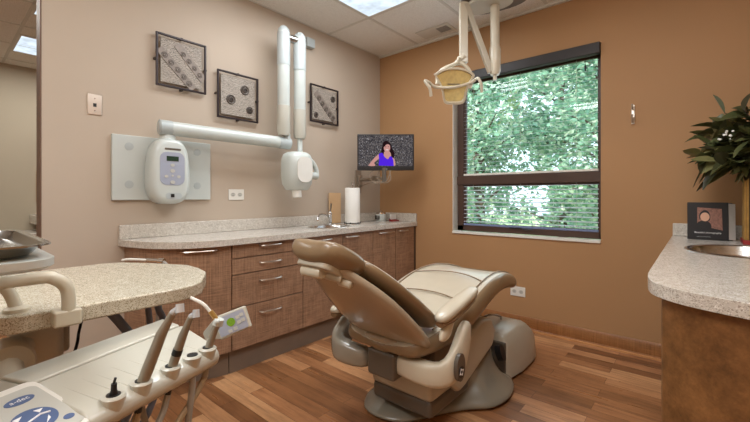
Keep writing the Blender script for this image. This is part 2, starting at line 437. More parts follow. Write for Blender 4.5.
MB().box((fx0+.064, .070, 1.288), (fx1-.024, .1, 1.306)).build('bottom_rail', M['white'], bl, bevel=.003)
MB().tube([(1.985, .060, 2.15), (1.985, .060, 2.09)], .0016, 6).build('pull_cord', M['black'], bl)
MB().lathe([(.001, .03), (.006, .025), (.007, 0), (.004, -.02)], (1.985, .060, 2.07), 10).build('cord_knob', M['black'], bl)
bl2 = thing('window_blind', 'open white slat blind filling the low lower pane of the window', 'blind', (1.49, .08, .83), 'blinds in the window')
slats(bl2, .865, 1.20, .036, .0135, 16); cords(bl2, .85, 1.205)
MB().box((fx0+.064, .072, .828), (fx1-.024, .1, .844)).build('bottom_rail', M['blindrail'], bl2, bevel=.003)

# ceiling lights
def troffer(x0, y0, x1, y1, label):
    t = thing('ceiling_light', label, 'light', ((x0+x1)/2, (y0+y1)/2, ZC), 'recessed ceiling light panels')
    mb = MB(); f = .022
    mb.box((x0, y0, ZC-.008), (x0+f, y1, ZC)); mb.box((x1-f, y0, ZC-.008), (x1, y1, ZC)); mb.box((x0+f, y0, ZC-.008), (x1-f, y0+f, ZC)); mb.box((x0+f, y1-f, ZC-.008), (x1-f, y1, ZC))
    mb.build('frame', M['tbar'], t)
    MB().box((x0+f, y0+f, ZC-.004), (x1-f, y1-f, ZC)).build('diffuser', M['lens'], t)
troffer(.51, -1.98, 1.12, -.765, 'recessed ceiling light panel nearest the room corner, above the long counter')
troffer(-2.79, -2.645, -2.18, -1.43, 'recessed ceiling light beyond the wall end, lower one at the left')
troffer(-1.57, -2.645, -.96, -1.43, 'recessed ceiling light just peeking past the wall end at the top edge')

v = thing('ceiling_vent', 'small white air vent in the ceiling near the back wall', 'vent', (.81, -.175, ZC))
mb = MB(); mb.box((.64, -.265, ZC-.008), (.975, -.085, ZC-.001)); mb.build('frame', M['tbar'], v, bevel=.003)
mb = MB(); mb.box((.84, -.225, ZC-.0095), (.945, -.125, ZC-.0075)); mb.build('grille_opening', m_plain('vent_shadow_grey', (120, 116, 108), .8), v)
mb = MB()
for k in range(6): mb.box((.84, -.222+.017*k, ZC-.013), (.945, -.216+.017*k, ZC-.009))
mb.build('louver_slats', m_plain('vent_louver_grey', (168, 164, 156), .6), v)

# ------------------------------------------------------------------ left wall pictures
def picture(y0, y1, z0, z1, label, rings, shadow_bars):
    t = thing('wall_picture', label, 'picture', (0, (y0+y1)/2, z0), 'framed metal pictures on the left wall')
    mb = MB(); f = .013; x0, x1 = .022, .038
    mb.box((x0, y0, z0), (x1, y0+f, z1)); mb.box((x0, y1-f, z0), (x1, y1, z1)); mb.box((x0, y0+f, z0), (x1, y1-f, z0+f)); mb.box((x0, y0+f, z1-f), (x1, y1-f, z1))
    mb.build('frame', M['art_f'], t, bevel=.003)
    MB().box((.02, y0+.03, z0+.03), (.028, y1-.03, z1-.03)).build('etched_panel', M['art'], t)
    for yy, zz in ((.5, 0), (.5, 1), (0, .5), (1, .5)):
        a, b = y0+(y1-y0)*yy, z0+(z1-z0)*zz
        MB().box((.0, a-.006, b-.006), (.03, a+.006, b+.006)).build('standoff', M['pewter'], t)
    W, H = y1-y0, z1-z0
    for (u, w, r) in rings:
        mb = MB(); X = frame((.028, y0+u*W, z0+w*H), (0, 1, 0), (0, 0, 1))
        mb.lathe([(r, 0), (r, .004), (r*.86, .006), (r*.74, .003), (r*.62, .003), (r*.55, .006), (r*.36, .007), (r*.3, .002), (.001, .002)], n=18, X=X)
        g = mb.build('ring', M['ring'], t)
        MB().prism(ellipse2(0, 0, r*.28, r*.28, 12), lambda p, h: X @ Vector((p[0], p[1], h)), .002, .0032).build('ring_hole', M['pewter'], g)
    for (u0, w0, u1, w1, wd) in shadow_bars:
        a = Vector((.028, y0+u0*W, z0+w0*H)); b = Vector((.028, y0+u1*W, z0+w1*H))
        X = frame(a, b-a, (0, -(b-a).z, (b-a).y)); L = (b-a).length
        mb = MB(); mb.box((0, -wd, 0), (L, wd, .004), X); mb.build('bar', M['bar'], t)  # diagonal shadows on the panel, painted as thin grey strips
picture(-2.255, -1.933, 1.805, 2.145, 'largest framed metal relief, crossed by two diagonal rows of rings',
        [(.16, .60, .019), (.28, .48, .019), (.41, .37, .019), (.53, .26, .019), (.64, .15, .019), (.52, .70, .017), (.64, .59, .017), (.75, .48, .017), (.86, .36, .017)],
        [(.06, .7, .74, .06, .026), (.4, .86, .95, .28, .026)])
picture(-1.853, -1.522, 1.665, 2.010, 'middle framed metal relief with three scattered coiled discs', [(.66, .68, .036), (.32, .42, .036), (.78, .26, .028)], [])
picture(-1.001, -.659, 1.762, 2.10, 'framed metal relief beside the upright arms, one diagonal row of rings',
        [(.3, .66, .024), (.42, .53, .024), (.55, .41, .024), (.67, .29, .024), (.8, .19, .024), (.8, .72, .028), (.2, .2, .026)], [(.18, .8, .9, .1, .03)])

# wall plates
sw = thing('wall_switch', 'brushed metal jack plate high on the left wall', 'switch', (0, -2.57, 1.57))
MB().box((0, -2.603, 1.566), (.006, -2.532, 1.684)).build('plate', M['nickel'], sw, bevel=.003)
MB().box((.005, -2.576, 1.612), (.0075, -2.560, 1.632)).build('jack', M['black'], sw)
for z in (1.59, 1.66): MB().tube([(.005, -2.568, z), (.0078, -2.568, z)], .0035, 8).build('screw', M['steel'], sw)
def outlet_parts(t, O, xa, ya):
    X = frame(O, xa, ya)
    MB().box((-.062, -.04, 0), (.062, .04, .006), X).build('plate', M['white'], t, bevel=.003)
    for s in (-1, 1):
        mb = MB(); mb.prism(ellipse2(s*.028, 0, .018, .015, 14), lambda p, h: X @ Vector((p[0], p[1], h)), .005, .008); r = mb.build('receptacle', M['padface'], t)
        mb = MB()
        for q in (-.006, .006): mb.box((s*.028-.006, q-.0012, .0078), (s*.028+.004, q+.0012, .0084), X)
        mb.build('slot', M['black'], r)
o1 = thing('wall_outlet', 'white double outlet on the left wall above the counter backsplash', 'outlet', (0, -1.69, 1.11))
outlet_parts(o1, (0, -1.69, 1.11), (0, 1, 0), (0, 0, 1))
o2 = thing('wall_outlet', 'white double outlet low on the tan back wall under the window', 'outlet', (1.495, 0, .30))
outlet_parts(o2, (1.495, 0, .305), (1, 0, 0), (0, 0, 1))
hk = thing('wall_hook', 'small metal hook on the tan wall right of the window', 'hook', (2.294, 0, 1.65))
MB().box((2.284, -.006, 1.60), (2.304, 0, 1.735)).build('plate', M['nickel'], hk, bevel=.003)
mb = MB(); mb.tube(smooth_path([(2.294, -.004, 1.64), (2.294, -.03, 1.61), (2.294, -.045, 1.62), (2.294, -.05, 1.65)]), .005, 8); mb.ell((2.294, -.05, 1.655), (.008, .008, .008)); mb.build('prong', M['nickel'], hk); mb = MB(); mb.tube(smooth_path([(2.294, -.004, 1.70), (2.294, -.03, 1.705), (2.294, -.04, 1.735)]), .005, 8)
mb.build('prong', M['nickel'], hk)

# ------------------------------------------------------------------ left counter
FX = .47; CB = .145; CT = .80
curve = [(0, -2.42), (.12, -2.405), (.23, -2.37), (.33, -2.31), (.405, -2.22), (.45, -2.11), (FX, -1.984)]
def handle(parent, a, b, out, wdt=.0055):
    a, b = Vector(a), Vector(b); o = Vector(out)
    pts = [a, a+o*.018+(b-a)*.06, a+o*.026+(b-a)*.28, a+o*.028+(b-a)*.5, a+o*.026+(b-a)*.72, a+o*.018+(b-a)*.94, b]
    mb = MB(); mb.tube(smooth_path(pts, 4), wdt, 8); return mb.build('handle', M['nickel'], parent)
def carcass(t, y0, y1, name='carcass'):
    MB().box((.012, y0+.001, CB), (FX-.02, y1-.001, CT)).build(name, M['lam'], t)
    MB().box((.03, y0+.001, 0), (FX-.035, y1-.001, CB-.001)).build('toe_kick', M['toe'], t)
def front(t, kind, y0, y1, z0, z1, ha, hz):
    d = MB().box((FX-.0195, y0+.003, z0+.003), (FX, y1-.003, z1-.003)).build(kind, M['lam'], t, bevel=.0015)
    handle(d, (FX, ha[0], hz), (FX, ha[1], hz), (1, 0, 0)); return d
# rounded end cabinet
t = thing('base_cabinet', 'brown woven-laminate cabinet with curved door at the rounded counter end', 'cabinet', (.2, -2.2, 0), 'base cabinets under the long counter')
ins = [(.012, -1.986)]+[(.012, -2.39)]+[(x-.02*(1 if x > .2 else .4), y+.03) for x, y in curve[1:-1]]+[(FX-.021, -1.986)]
MB().prism(ins, lambda p, h: (p[0], p[1], h), CB, CT).build('carcass', M['lam'], t)
mb = MB(); outer = [Vector((x, y, 0)) for x, y in curve]; cs = smooth_path([(x, y, 0) for x, y in curve], 5)
inn = [p+Vector((-.016, .012, 0)) for p in cs]; loop = [(p.x, p.y) for p in cs]+[(p.x, p.y) for p in inn[::-1]]
loop = [(max(x, .004), min(y, -1.987)) for x, y in loop]
mb.prism(loop, lambda p, h: (p[0], p[1], h), CB+.003, CT-.003); d = mb.build('door', M['lam'], t, angle=50)
handle(d, (.385, -2.25, .777), (.458, -2.07, .777), (.9, -.42, 0))
toe = [(.01, -1.986), (.01, -2.36)]+[(x-.035*min(1, x*4), y+.05) for x, y in curve[1:-1]]+[(FX-.036, -1.986)]
MB().prism(toe, lambda p, h: (p[0], p[1], h), 0, CB-.001).build('toe_kick', M['toe'], t)
# drawer unit
t = thing('drawer_cabinet', 'brown woven-laminate unit with four stacked drawers under the counter', 'cabinet', (.24, -1.71, 0), 'base cabinets under the long counter')
carcass(t, -1.982, -1.434)
for z0, z1 in ((.712, CT), (.612, .712), (.408, .612), (CB, .408)):
    hz = {.712: .777, .612: .667, .408: .552, CB: .345}[z0]
    front(t, 'drawer', -1.982, -1.434, z0, z1, (-1.79, -1.625), hz)
for y0, y1, ds, lab in ((-1.434, -1.03, [((-1.434, -1.03), (-1.345, -1.155))], 'brown single-door sink cabinet hidden partly by the headrest of the chair'),
                        (-1.03, -.661, [((-1.03, -.661), (-1.005, -.845))], 'brown single-door cabinet under the paper towel roll'),
                        (-.661, -.03, [((-.661, -.335), (-.577, -.365)), ((-.335, -.03), (-.285, -.15))], 'brown double-door cabinet at the corner end of the counter')):
    t = thing('base_cabinet', lab, 'cabinet', (.24, (y0+y1)/2, 0), 'base cabinets under the long counter'); carcass(t, y0, y1)
    for (a, b), h in ds: front(t, 'door', a, b, CB, CT, h, .768)
MB().box((.435, -.03, 0), (FX-.001, -.001, CT)).build('filler_panel', M['darkbrown'], t)
# worktop
wt = thing('counter_worktop', 'long speckled pale worktop with rounded end along the left wall', 'worktop', (.25, -1.2, .8))
edge = [(0.001, -2.452), (.10, -2.44), (.19, -2.412), (.30, -2.37), (.39, -2.30), (.45, -2.22), (.487, -2.12), (.50, -2.0), (.505, -1.5), (.50, -.8), (.488, -.001), (.001, -.001)]
es = smooth_path([(x, y, 0) for x, y in edge[:9]], 4); outer = [(p.x, p.y) for p in es]+edge[9:]
sink_in = ellipse2(.27, -.99, .135, .20, 28)
MB().plate_hole(outer, sink_in, CT+.001, .84).build('worktop', M['stone'], wt, bevel=.008, seg=3)
mb = MB(); mb.box((.001, -2.45, .8395), (.02, -.001, .925)); mb.box((.0195, -.021, .8395), (.486, -.001, .925)); mb.build('backsplash', M['stone'], wt, bevel=.005)
def sink(c, rx, ry, z, lab):
    t = thing('sink_basin', lab, 'sink', (c[0], c[1], z))
    mb = MB(); prof = [(1.07, .0), (1.07, .003), (1.0, .006), (.95, .002), (.90, -.02), (.84, -.10), (.7, -.135), (.3, -.145), (.1, -.147), (.1, -.15), (.72, -.14), (.86, -.103), (.92, -.02), (.97, -.001)]
    rings = [[(c[0]+rx*k*math.cos(2*PI*i/32), c[1]+ry*k*math.sin(2*PI*i/32), z+h) for i in range(32)] for k, h in prof]
    mb.loft(rings, caps=False, closed=True); mb.build('bowl', M['steel'], t)
    MB().lathe([(.001, .002), (.02, .002), (.024, 0), (.024, -.004), (.001, -.004)], (c[0], c[1], z-.146), 16).build('drain', M['chrome'], t)
sink((.27, -.99), .135, .20, .84, 'oval steel sink set in the long left counter behind the headrest')
f = thing('faucet', 'chrome gooseneck faucet beside the sink on the long left counter', 'faucet', (.1, -.84, .84))
mb = MB(); mb.lathe([(.026, 0), (.026, .006), (.017, .012), (.016, .09), (.019, .10), (.012, .118), (.001, .12)], (.09, -.82, .84), 16); mb.build('body', M['chrome'], f)
mb = MB(); mb.tube(smooth_path([(.09, -.82, .89), (.13, -.9, .93), (.19, -1.02, .945), (.24, -1.09, .925), (.25, -1.105, .90)]), [.009]*32+[.010], 10); mb.build('spout', M['chrome'], f)
mb = MB(); mb.tube([(.09, -.82, .955), (.085, -.805, .99), (.075, -.79, 1.03)], [.008, .006, .008], 8); mb.build('lever', M['chrome'], f)
# things on the left counter
th = thing('paper_towel_holder', 'metal upright holder carrying the paper towel roll', 'holder', (.2, -.6, .84))
mb = MB(); mb.lathe([(.075, 0), (.075, .008), (.02, .013), (.006, .014), (.006, .36), (.012, .365), (.012, .385), (.001, .392)], (.2, -.64, .84), 24); mb.build('stand', M['steel'], th)
mb = MB()
for a in range(6): mb.ell((.2+.072*math.cos(a*PI/3), -.64+.072*math.sin(a*PI/3), .853), (.008, .008, .006))
mb.build('foot_bead', M['black'], th)
r = thing('paper_towel_roll', 'tall white roll of paper towels standing on its holder', 'paper towels', (.2, -.59, .855))
MB().lathe([(.022, 0), (.068, 0), (.0695, .003), (.0695, .317), (.068, .32), (.022, .32), (.021, .315), (.021, .005)], (.2, -.64, .855), 36).build('paper', M['paper'], r)
MB().lathe([(.0225, -.001), (.0225, .321), (.019, .321), (.019, -.001)], (.2, -.64, .855), 20).build('core', M['cardtan'], r)
bp = tag(MB().box((.021, -.775, .845), (.03, -.62, 1.13)).build('tan_panel', M['cardtan'], bevel=.003), 'plain tan panel leaning on the wall behind the paper towel roll', 'panel')  # added sheet, its tan stands in for reflection and shadow on the wall
cp = thing('lidded_jar', 'small clear and white jar on the counter near the corner', 'jar', (.12, -.13, .84))
MB().lathe([(.001, 0), (.05, 0), (.058, .02), (.06, .055), (.05, .075), (.001, .078)], (.13, -.14, .84), 20).build('body', M['coolwhite'], cp)
MB().lathe([(.052, .075), (.05, .088), (.02, .096), (.012, .11), (.001, .112)], (.13, -.14, .84), 20).build('lid', M['chrome'], cp)
mb = MB()
for k in range(5): mb.box((.1+.012*k, -.2, .858), (.107+.012*k, -.19, .9))
mb.build('label_band', M['pewter'], cp)
cb = thing('card_holder', 'small dark red stand holding pale cards at the counter corner', 'card holder', (.24, -.07, .84))
mb = MB(); mb.prism([(-.02, 0), (.03, 0), (.03, .012), (.0, .016), (-.006, .022), (-.02, .03)], lambda p, y: (.25+p[0], y, .84+p[1]), -.13, -.03); mb.build('tray', M['red'], cb)
MB().box((.236, -.125, .858), (.246, -.035, .912)).build('cards', M['paper'], cb)

# monitor on its bracket
X = frame((.448, -.457, 1.345), (.76, .649, 0), (.0, 0, 1))
mo = thing('monitor', 'black flat screen showing a woman in purple, hung in the room corner', 'monitor', (.448, -.457, 1.345))
MB().box((-.262, -.008, -.04), (.262, .325, 0), X).build('bezel', M['black'], mo, bevel=.006)
sc = MB().box((-.248, .012, 0), (.248, .312, .0015), X).build('screen', M['scr_bg'], mo)
def flat(polys, mats, parent, X, name, z0=.002):
    mb = MB()
    for i, (pl, mi) in enumerate(polys):
        mb.mi = mi; z = z0+.0004*i
        mb.faces([X @ Vector((p[0], p[1], z)) for p in pl], [tuple(range(len(pl)))])
    return mb.build(name, mats, parent, fix=False)
def blob(pts, n=5): return [(p.x, p.y) for p in smooth_path([(a, b, 0) for a, b in pts]+[(pts[0][0], pts[0][1], 0)], n)[:-1]]
pic = [
 (blob([(-.015, .12), (-.04, .16), (-.035, .2), (-.02, .25), (.015, .262), (.045, .235), (.06, .19), (.08, .15), (.075, .11), (.03, .1)]), 1),
 (blob([(-.16, .036), (-.13, .075), (-.09, .12), (-.05, .145), (-.04, .12), (-.08, .085), (-.105, .06), (-.095, .036), (-.13, .03)]), 0),
 (blob([(-.02, .12), (-.01, .165), (.035, .165), (.05, .12), (.02, .09)]), 0),
 (blob([(-.065, .036), (-.06, .09), (-.062, .14), (-.03, .15), (-.01, .115), (.02, .095), (.04, .12), (.06, .11), (.078, .08), (.082, .036), (.0, .033)]), 2),
 (blob([(.06, .11), (.08, .095), (.09, .05), (.085, .036), (.075, .036), (.07, .08)]), 0),
 (ellipse2(.012, .2, .03, .042, 20), 0),
 (blob([(-.02, .2), (-.01, .242), (.03, .245), (.045, .2), (.035, .225), (.01, .23)]), 1),
 (ellipse2(.0, .208, .005, .003, 10), 1), (ellipse2(.024, .208, .005, .003, 10), 1),
 (blob([(-.004, .182), (.012, .175), (.028, .182), (.012, .183)], 3), 3)]
flat(pic, [M['scr_skin'], M['scr_hair'], M['scr_dress'], M['scr_white']], sc, X, 'picture')
MB().box((-.248, .012, 0), (.248, .03, .0022), X).build('caption_bar', M['black'], sc)
MB().box((-.016, .001, 0), (.016, .006, .0012), X).build('brand_mark', M['armgrey'], mo)
br = thing('monitor_bracket', 'grey swing-arm bracket with cables carrying the screen', 'bracket', (.1, -.36, 1.2))
mb = MB(); mb.box((.001, -.40, 1.13), (.02, -.32, 1.36)); mb.box((.02, -.385, 1.19), (.05, -.335, 1.31)); mb.build('wall_mount', M['brk'], br, bevel=.004)
mb = MB(); mb.tube([(.05, -.36, 1.265), (.22, -.36, 1.265)], .018, 10); mb.lathe([(.022, -.03), (.022, .03)], (.23, -.36, 1.265), 14); mb.tube([(.23, -.36, 1.265), (.44, -.455, 1.265)], .017, 10); mb.build('arm', M['brk'], br)
mb = MB(); mb.lathe([(.02, -.03), (.02, .1)], (.435, -.463, 1.26), 14); mb.box((-.04, .02, -.055), (.04, .11, -.04), X); mb.build('tilt_head', M['dkgrey'], br)
mb = MB()
mb.tube(smooth_path([(.40, -.47, 1.36), (.38, -.50, 1.27), (.44, -.47, 1.22), (.49, -.44, 1.25), (.47, -.43, 1.345)]), .004, 6)
mb.tube(smooth_path([(.48, -.42, 1.345), (.46, -.46, 1.24), (.38, -.51, 1.215), (.24, -.40, 1.235), (.04, -.36, 1.2)]), .004, 6)
mb.tube(smooth_path([(.36, -.52, 1.34), (.33, -.55, 1.30), (.36, -.53, 1.23), (.44, -.47, 1.24)]), .003, 6)
mb.build('cable', M['brk'], br)

# ------------------------------------------------------------------ x-ray unit
xp = thing('wall_mounting_panel', 'flat pale grey mounting panel on the left wall behind the control box', 'panel', (0, -2.19, 1.075))
MB().box((0, -2.488, 1.075), (.022, -1.897, 1.468)).build('board', M['plate'], xp, bevel=.003)
mb = MB()
for y in (-2.40, -1.99):
    for z in (1.17, 1.40): mb.lathe([(.024, 0), (.024, .002), (.001, .003)], n=16, X=frame((.0215, y, z), (0, 1, 0), (0, 0, 1)))
mb.build('screw_cover', M['armgrey'], xp)
xr = thing('dental_xray_unit', 'white wall x-ray unit: rounded control box, long arm, upright folded arms and head', 'x-ray unit', (.03, -2.23, 1.05))
mb = MB()
oy, oz = -2.212, 1.255
rings = []
for x, k, kz in ((.023, .86, .92), (.06, 1.0, 1.0), (.13, 1.0, 1.0), (.155, .95, .97), (.168, .84, .9), (.172, .7, .82)):
    pts = []
    for i in range(40):
        a = 2*PI*i/40; cx, sx = math.cos(a), math.sin(a)
        e = 2/3.0; yy = abs(cx)**e*(1 if cx > 0 else -1); zz = abs(sx)**e*(1 if sx > 0 else -1)
        taper = 1-.08*(zz)
        pts.append((x, oy+.117*k*yy*taper, oz+.205*kz*zz))
    rings.append(pts)
mb.loft(rings); cbx = mb.build('control_box', M['coolwhite'], xr, angle=50)
X = frame((.172, oy+.002, oz), (0, 1, 0), (0, 0, 1))
MB().prism(rrect(-.072, -.088, .072, .115, .04), lambda p, h: X @ Vector((p[0], p[1], h)), -.004, .002).build('keypad', M['keypad'], cbx)
MB().box((-.035, .06, .002), (.035, .09, .004), X).build('display', M['lcd'], cbx)
mb = MB()
for a, b, r in ((0, .035, .012), (0, .0, .014), (-.036, -.035, .011), (.036, -.035, .011), (0, -.03, .007), (0, -.07, .014)):
    mb.prism(ellipse2(a, b, r, r*.8, 14), lambda p, h: X @ Vector((p[0], p[1], h)), .002, .0045)
mb.build('button', M['padface'], cbx)
MB().prism(rrect(-.04, -.175, .055, -.135, .018), lambda p, h: X @ Vector((p[0], p[1], h)), -.01, .001).build('switch_recess', M['armgrey'], cbx)
MB().box((-.01, -.163, .0), (.01, -.142, .004), X).build('power_switch', M['black'], cbx)
MB().prism(rrect(-.045, .128, .05, .14, .005), lambda p, h: X @ Vector((p[0], p[1], h)), -.01, .0015).build('vent_slot', M['dkgrey'], cbx)
mb = MB(); mb.lathe([(.05, 0), (.048, .02), (.04, .05), (.038, .075)], (.10, oy, 1.445), 20); mb.build('pivot', M['coolwhite'], xr)
Y2 = -1.30
mb = MB(); rings = []
mb.tube([(.125, -2.225, 1.524), (.16, -1.42, 1.517)], .045, 20); mb.build('horizontal_arm', M['coolwhite'], xr)
mb = MB(); mb.tube([(.122, -2.275, 1.524), (.123, -2.268, 1.524), (.124, -2.2, 1.524)], [.036, .047, .047], 20)
mb.build('end_cap', M['armgrey'], xr)
mb = MB(); mb.tube([(.16, -1.43, 1.517), (.165, -1.33, 1.515)], .047, 20); mb.lathe([(.02, 0), (.03, .01), (.03, .09), (.022, .12)], (.175, -1.36, 1.49), 16); mb.build('elbow', M['armgrey'], xr)
for y, x, z0, z1, nm in ((-1.395, .185, 1.60, 2.375, 'lower_arm'), (-1.25, .20, 1.59, 2.365, 'upper_arm')):
    mb = MB(); mb.tube([(x, y, z0), (x, y, z0+.01), (x, y, z1-.06), (x, y, z1)], [.045, .049, .049, .049], 20, flat=.9); a = mb.build(nm, M['coolwhite'], xr)
    mb = MB(); mb.tube([(x, y, z0-.03), (x, y, z0-.0), (x, y, z0+.2)], [.042, .052, .052], 20, flat=.9); mb.build('lower_sleeve', M['sleeve'], a)
    mb = MB(); mb.tube([(x, y, z1-.26), (x, y, z1-.03), (x, y, z1+.02), (x, y, z1+.045)], [.052, .052, .045, .022], 20, flat=.9); mb.build('upper_sleeve', M['armgrey'], a)
mb = MB(); mb.tube([(.19, -1.36, 2.34), (.2, -1.28, 2.34)], .032, 16); mb.build('top_joint', M['steel'], xr)
MB().box((0, -1.05, 2.41), (.05, -.96, 2.49)).build('wall_stop', M['armgrey'], xr, bevel=.006)  # small pale grey block on the wall
mb = MB(); mb.tube(smooth_path([(.205, -1.25, 1.59), (.207, -1.253, 1.50), (.215, -1.25, 1.435), (.22, -1.2, 1.41), (.225, -1.14, 1.375), (.23, -1.105, 1.32), (.232, -1.10, 1.27)]), .020, 12)
mb.tube([(.23, -1.10, 1.265), (.235, -1.19, 1.268)], .03, 14); mb.build('yoke', M['coolwhite'], xr)
hd = MB(); rings = []
hx, hy, hz = .25, -1.318, 1.295
for z, k in ((-.15, .62), (-.142, .74), (-.10, .94), (-.03, 1.0), (.05, 1.0), (.10, .96), (.13, .84), (.145, .62)):
    pts = []
    for i in range(32):
        a = 2*PI*i/32; cx, sx = math.cos(a), math.sin(a); e = .62
        pts.append((hx+.10*k*abs(cx)**e*(1 if cx > 0 else -1), hy+.112*k*abs(sx)**e*(1 if sx > 0 else -1), hz+z))
    rings.append(pts)
hd.loft(rings); h = hd.build('tube_head', M['coolwhite'], xr, angle=60)
MB().prism(rrect(-.072, -.09, .072, .105, .06), lambda p, q: frame((hx+.10, hy, hz), (0, 1, 0), (0, 0, 1)) @ Vector((p[0], p[1], q)), -.004, .003).build('cover_plate', M['white'], h)
mb = MB(); mb.tube([(hx+.02, hy-.02, hz-.14), (hx+.03, hy-.02, hz-.205)], .036, 18); mb.build('beam_cone', M['white'], h)

# ------------------------------------------------------------------ dental chair  (axis along y at x = cx)
cx = 1.55
CH = thing('dental_chair', 'tan vinyl dental chair with reclined back facing the window, on a grey floor base', 'chair', (cx, -1.3, 0))
def sec(x, hw, zt, th, y, crown=.0, lip=.0, n=9):
    # upholstery cross-section across x at depth y: flat top with rolled edges
    top = []
    for i in range(n):
        u = -1+2*i/(n-1); top.append((x+hw*u*.93, y, zt+crown*(1-u*u)+lip*abs(u)**3))
    side_r = [(x+hw, y, zt-th*.28), (x+hw*.99, y, zt-th*.7)]
    bot = [(x+hw*.86*(1-2*i/(n-1)), y, zt-th) for i in range(n)]
    side_l = [(x-hw*.99, y, zt-th*.7), (x-hw, y, zt-th*.28)]
    return top+side_r+bot+side_l
# seat
prof = [(-1.885, .455, .18, .04), (-1.855, .475, .215, .065), (-1.77, .497, .252, .085), (-1.62, .535, .272, .115), (-1.45, .585, .275, .14), (-1.32, .625, .272, .13), (-1.20, .648, .265, .12),
        (-1.05, .652, .252, .105), (-.90, .628, .235, .09), (-.78, .595, .215, .08), (-.70, .565, .195, .07), (-.655, .54, .17, .055), (-.64, .52, .145, .03)]
mb = MB(); rings = [sec(cx, hw, z, th, y, 0 if y > -1.6 else -.015, .012) for y, z, hw, th in prof]
mb.loft(rings)
mb.b.faces.ensure_lookup_table(); mb.b.normal_update()
bmesh.ops.recalc_face_normals(mb.b, faces=mb.b.faces)
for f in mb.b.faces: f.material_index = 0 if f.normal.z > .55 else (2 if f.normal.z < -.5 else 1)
seat = mb.build('seat_cushion', [M['vinyl_top'], M['vinyl_side'], M['vinyl_under']], CH, sub=2)
def zseat(y):
    for (y0, z0, *_), (y1, z1, *_) in zip(prof, prof[1:]):
        if y0 <= y <= y1: return z0+(z1-z0)*(y-y0)/(y1-y0)
def hseat(y):
    for (y0, _, h0, _), (y1, _, h1, _) in zip(prof, prof[1:]):
        if y0 <= y <= y1: return h0+(h1-h0)*(y-y0)/(y1-y0)
# stitched seams and raised inner pad on the seat
mb = MB()
seam = [(cx+hseat(y)*.80*s if False else cx+hseat(y)*.8, y, zseat(y)+.011) for s in (1,) for y in [-1.75+.06*k for k in range(18)]]
mb.tube(seam, .0035, 6); mb.tube([(2*cx-x, y, z) for x, y, z in seam], .0035, 6)
for y, bow in ((-1.50, .05), (-1.27, .07), (-.76, -.02)):
    mb.tube([(cx+hseat(y)*.8*u, y+bow*(1-u*u), zseat(y+bow*(1-u*u))+.009) for u in [-1+.125*k for k in range(17)]], .0035, 6)
mb.build('seam_piping', M['vinyl_side'], seat)
mb = MB(); mb.box((cx-.10, -.90, zseat(-.9)-.002), (cx+.10, -.76, zseat(-.76)+.01))
# back
D = Vector((0, -.766, .643)); N = Vector((0, .643, .766)); B0 = Vector((cx+.012, -1.822, .538))
def back_sec(s, hw, off, th, n=9, ex=2.6):
    c = B0+D*s; out = []
    m = 24
    for i in range(m):
        a = 2*PI*i/m; u, v = math.cos(a), math.sin(a); e = 2/ex
        uu = abs(u)**e*(1 if u > 0 else -1); vv = abs(v)**e*(1 if v > 0 else -1)
        out.append(c+Vector((hw*uu, 0, 0))+N*(off+th*vv-(.02*(1-uu*uu) if v > 0 else 0)))
    return out
mb = MB()
for_ = [(-.085, .17, .026), (-.065, .22, .036), (-.01, .245, .039), (.1, .24, .039), (.2, .22, .038), (.29, .195, .038), (.36, .165, .036), (.41, .13, .032), (.43, .10, .024)]
mb.loft([back_sec(s, hw, .05, th) for s, hw, th in for_])
bmesh.ops.recalc_face_normals(mb.b, faces=mb.b.faces)
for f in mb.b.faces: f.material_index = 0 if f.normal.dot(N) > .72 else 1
back = mb.build('backrest_cushion', [M['vinyl_top'], M['vinyl_side']], CH, sub=1)
mb = MB()
sh = [(-.165, .12, .016), (-.14, .18, .024), (-.09, .215, .032), (-.02, .23, .036), (.06, .232, .036), (.16, .222, .034), (.26, .205, .032), (.35, .17, .03), (.43, .13, .026), (.50, .09, .02), (.52, .06, .014)]
mb.loft([back_sec(s, hw, -.018-.03*max(0, min(1, (.3-s)/.4)), th, ex=3.2) for s, hw, th in sh])
mb.build('backrest_shell', M['shell'], CH, sub=1)
# hinge hook running from the shell down to the lift arm
mb = MB()
hk_ = [((-1.84, .47), .13, .03), ((-1.835, .44), .09, .035), ((-1.82, .41), .06, .04), ((-1.80, .37), .05, .045)]
mb.loft([[(cx+w*a, y+d*b, z) for a, b in ((-1,-1),(-.5,-1.2),(.5,-1.2),(1,-1),(1,1),(-1,1))] for (y, z), w, d in hk_])
mb.build('back_hinge_arm', M['shell'], CH, sub=2)
# headrest
HC = Vector((cx+.008, -2.185, .856))
Hx = frame(HC, (1, 0, 0), Vector((0, -.88, .47)))
mb = MB(); rings = []
for v, hw, th in ((-.115, .07, .014), (-.108, .10, .03), (-.08, .125, .043), (-.03, .137, .05), (.03, .137, .05), (.08, .128, .046), (.11, .108, .036), (.122, .075, .016)):
    ring = []
    for i in range(28):
        a = 2*PI*i/28; u, w = math.cos(a), math.sin(a); e = .72
        uu = abs(u)**e*(1 if u > 0 else -1); ww = abs(w)**e*(1 if w > 0 else -1)
        ring.append(Hx @ Vector((hw*uu, v, th*ww-.014*uu*uu)))
    rings.append(ring)
mb.loft(rings); hr = mb.build('headrest_cushion', M['vinyl_side'], CH, sub=1)
mb = MB(); mb.prism(rrect(-.09, -.085, .09, .085, .04), lambda p, q: Hx @ Vector((p[0], p[1], q)), .03, .056); hb = mb.build('headrest_backplate', M['cream2'], CH, bevel=.006)
mb = MB(); mb.tube([(-.06, .045, .066), (-.055, .045, .066), (.04, .045, .066), (.046, .045, .066)], [.018, .023, .023, .019], 16, Hx); mb.build('adjustment_knob', M['cream'], CH)
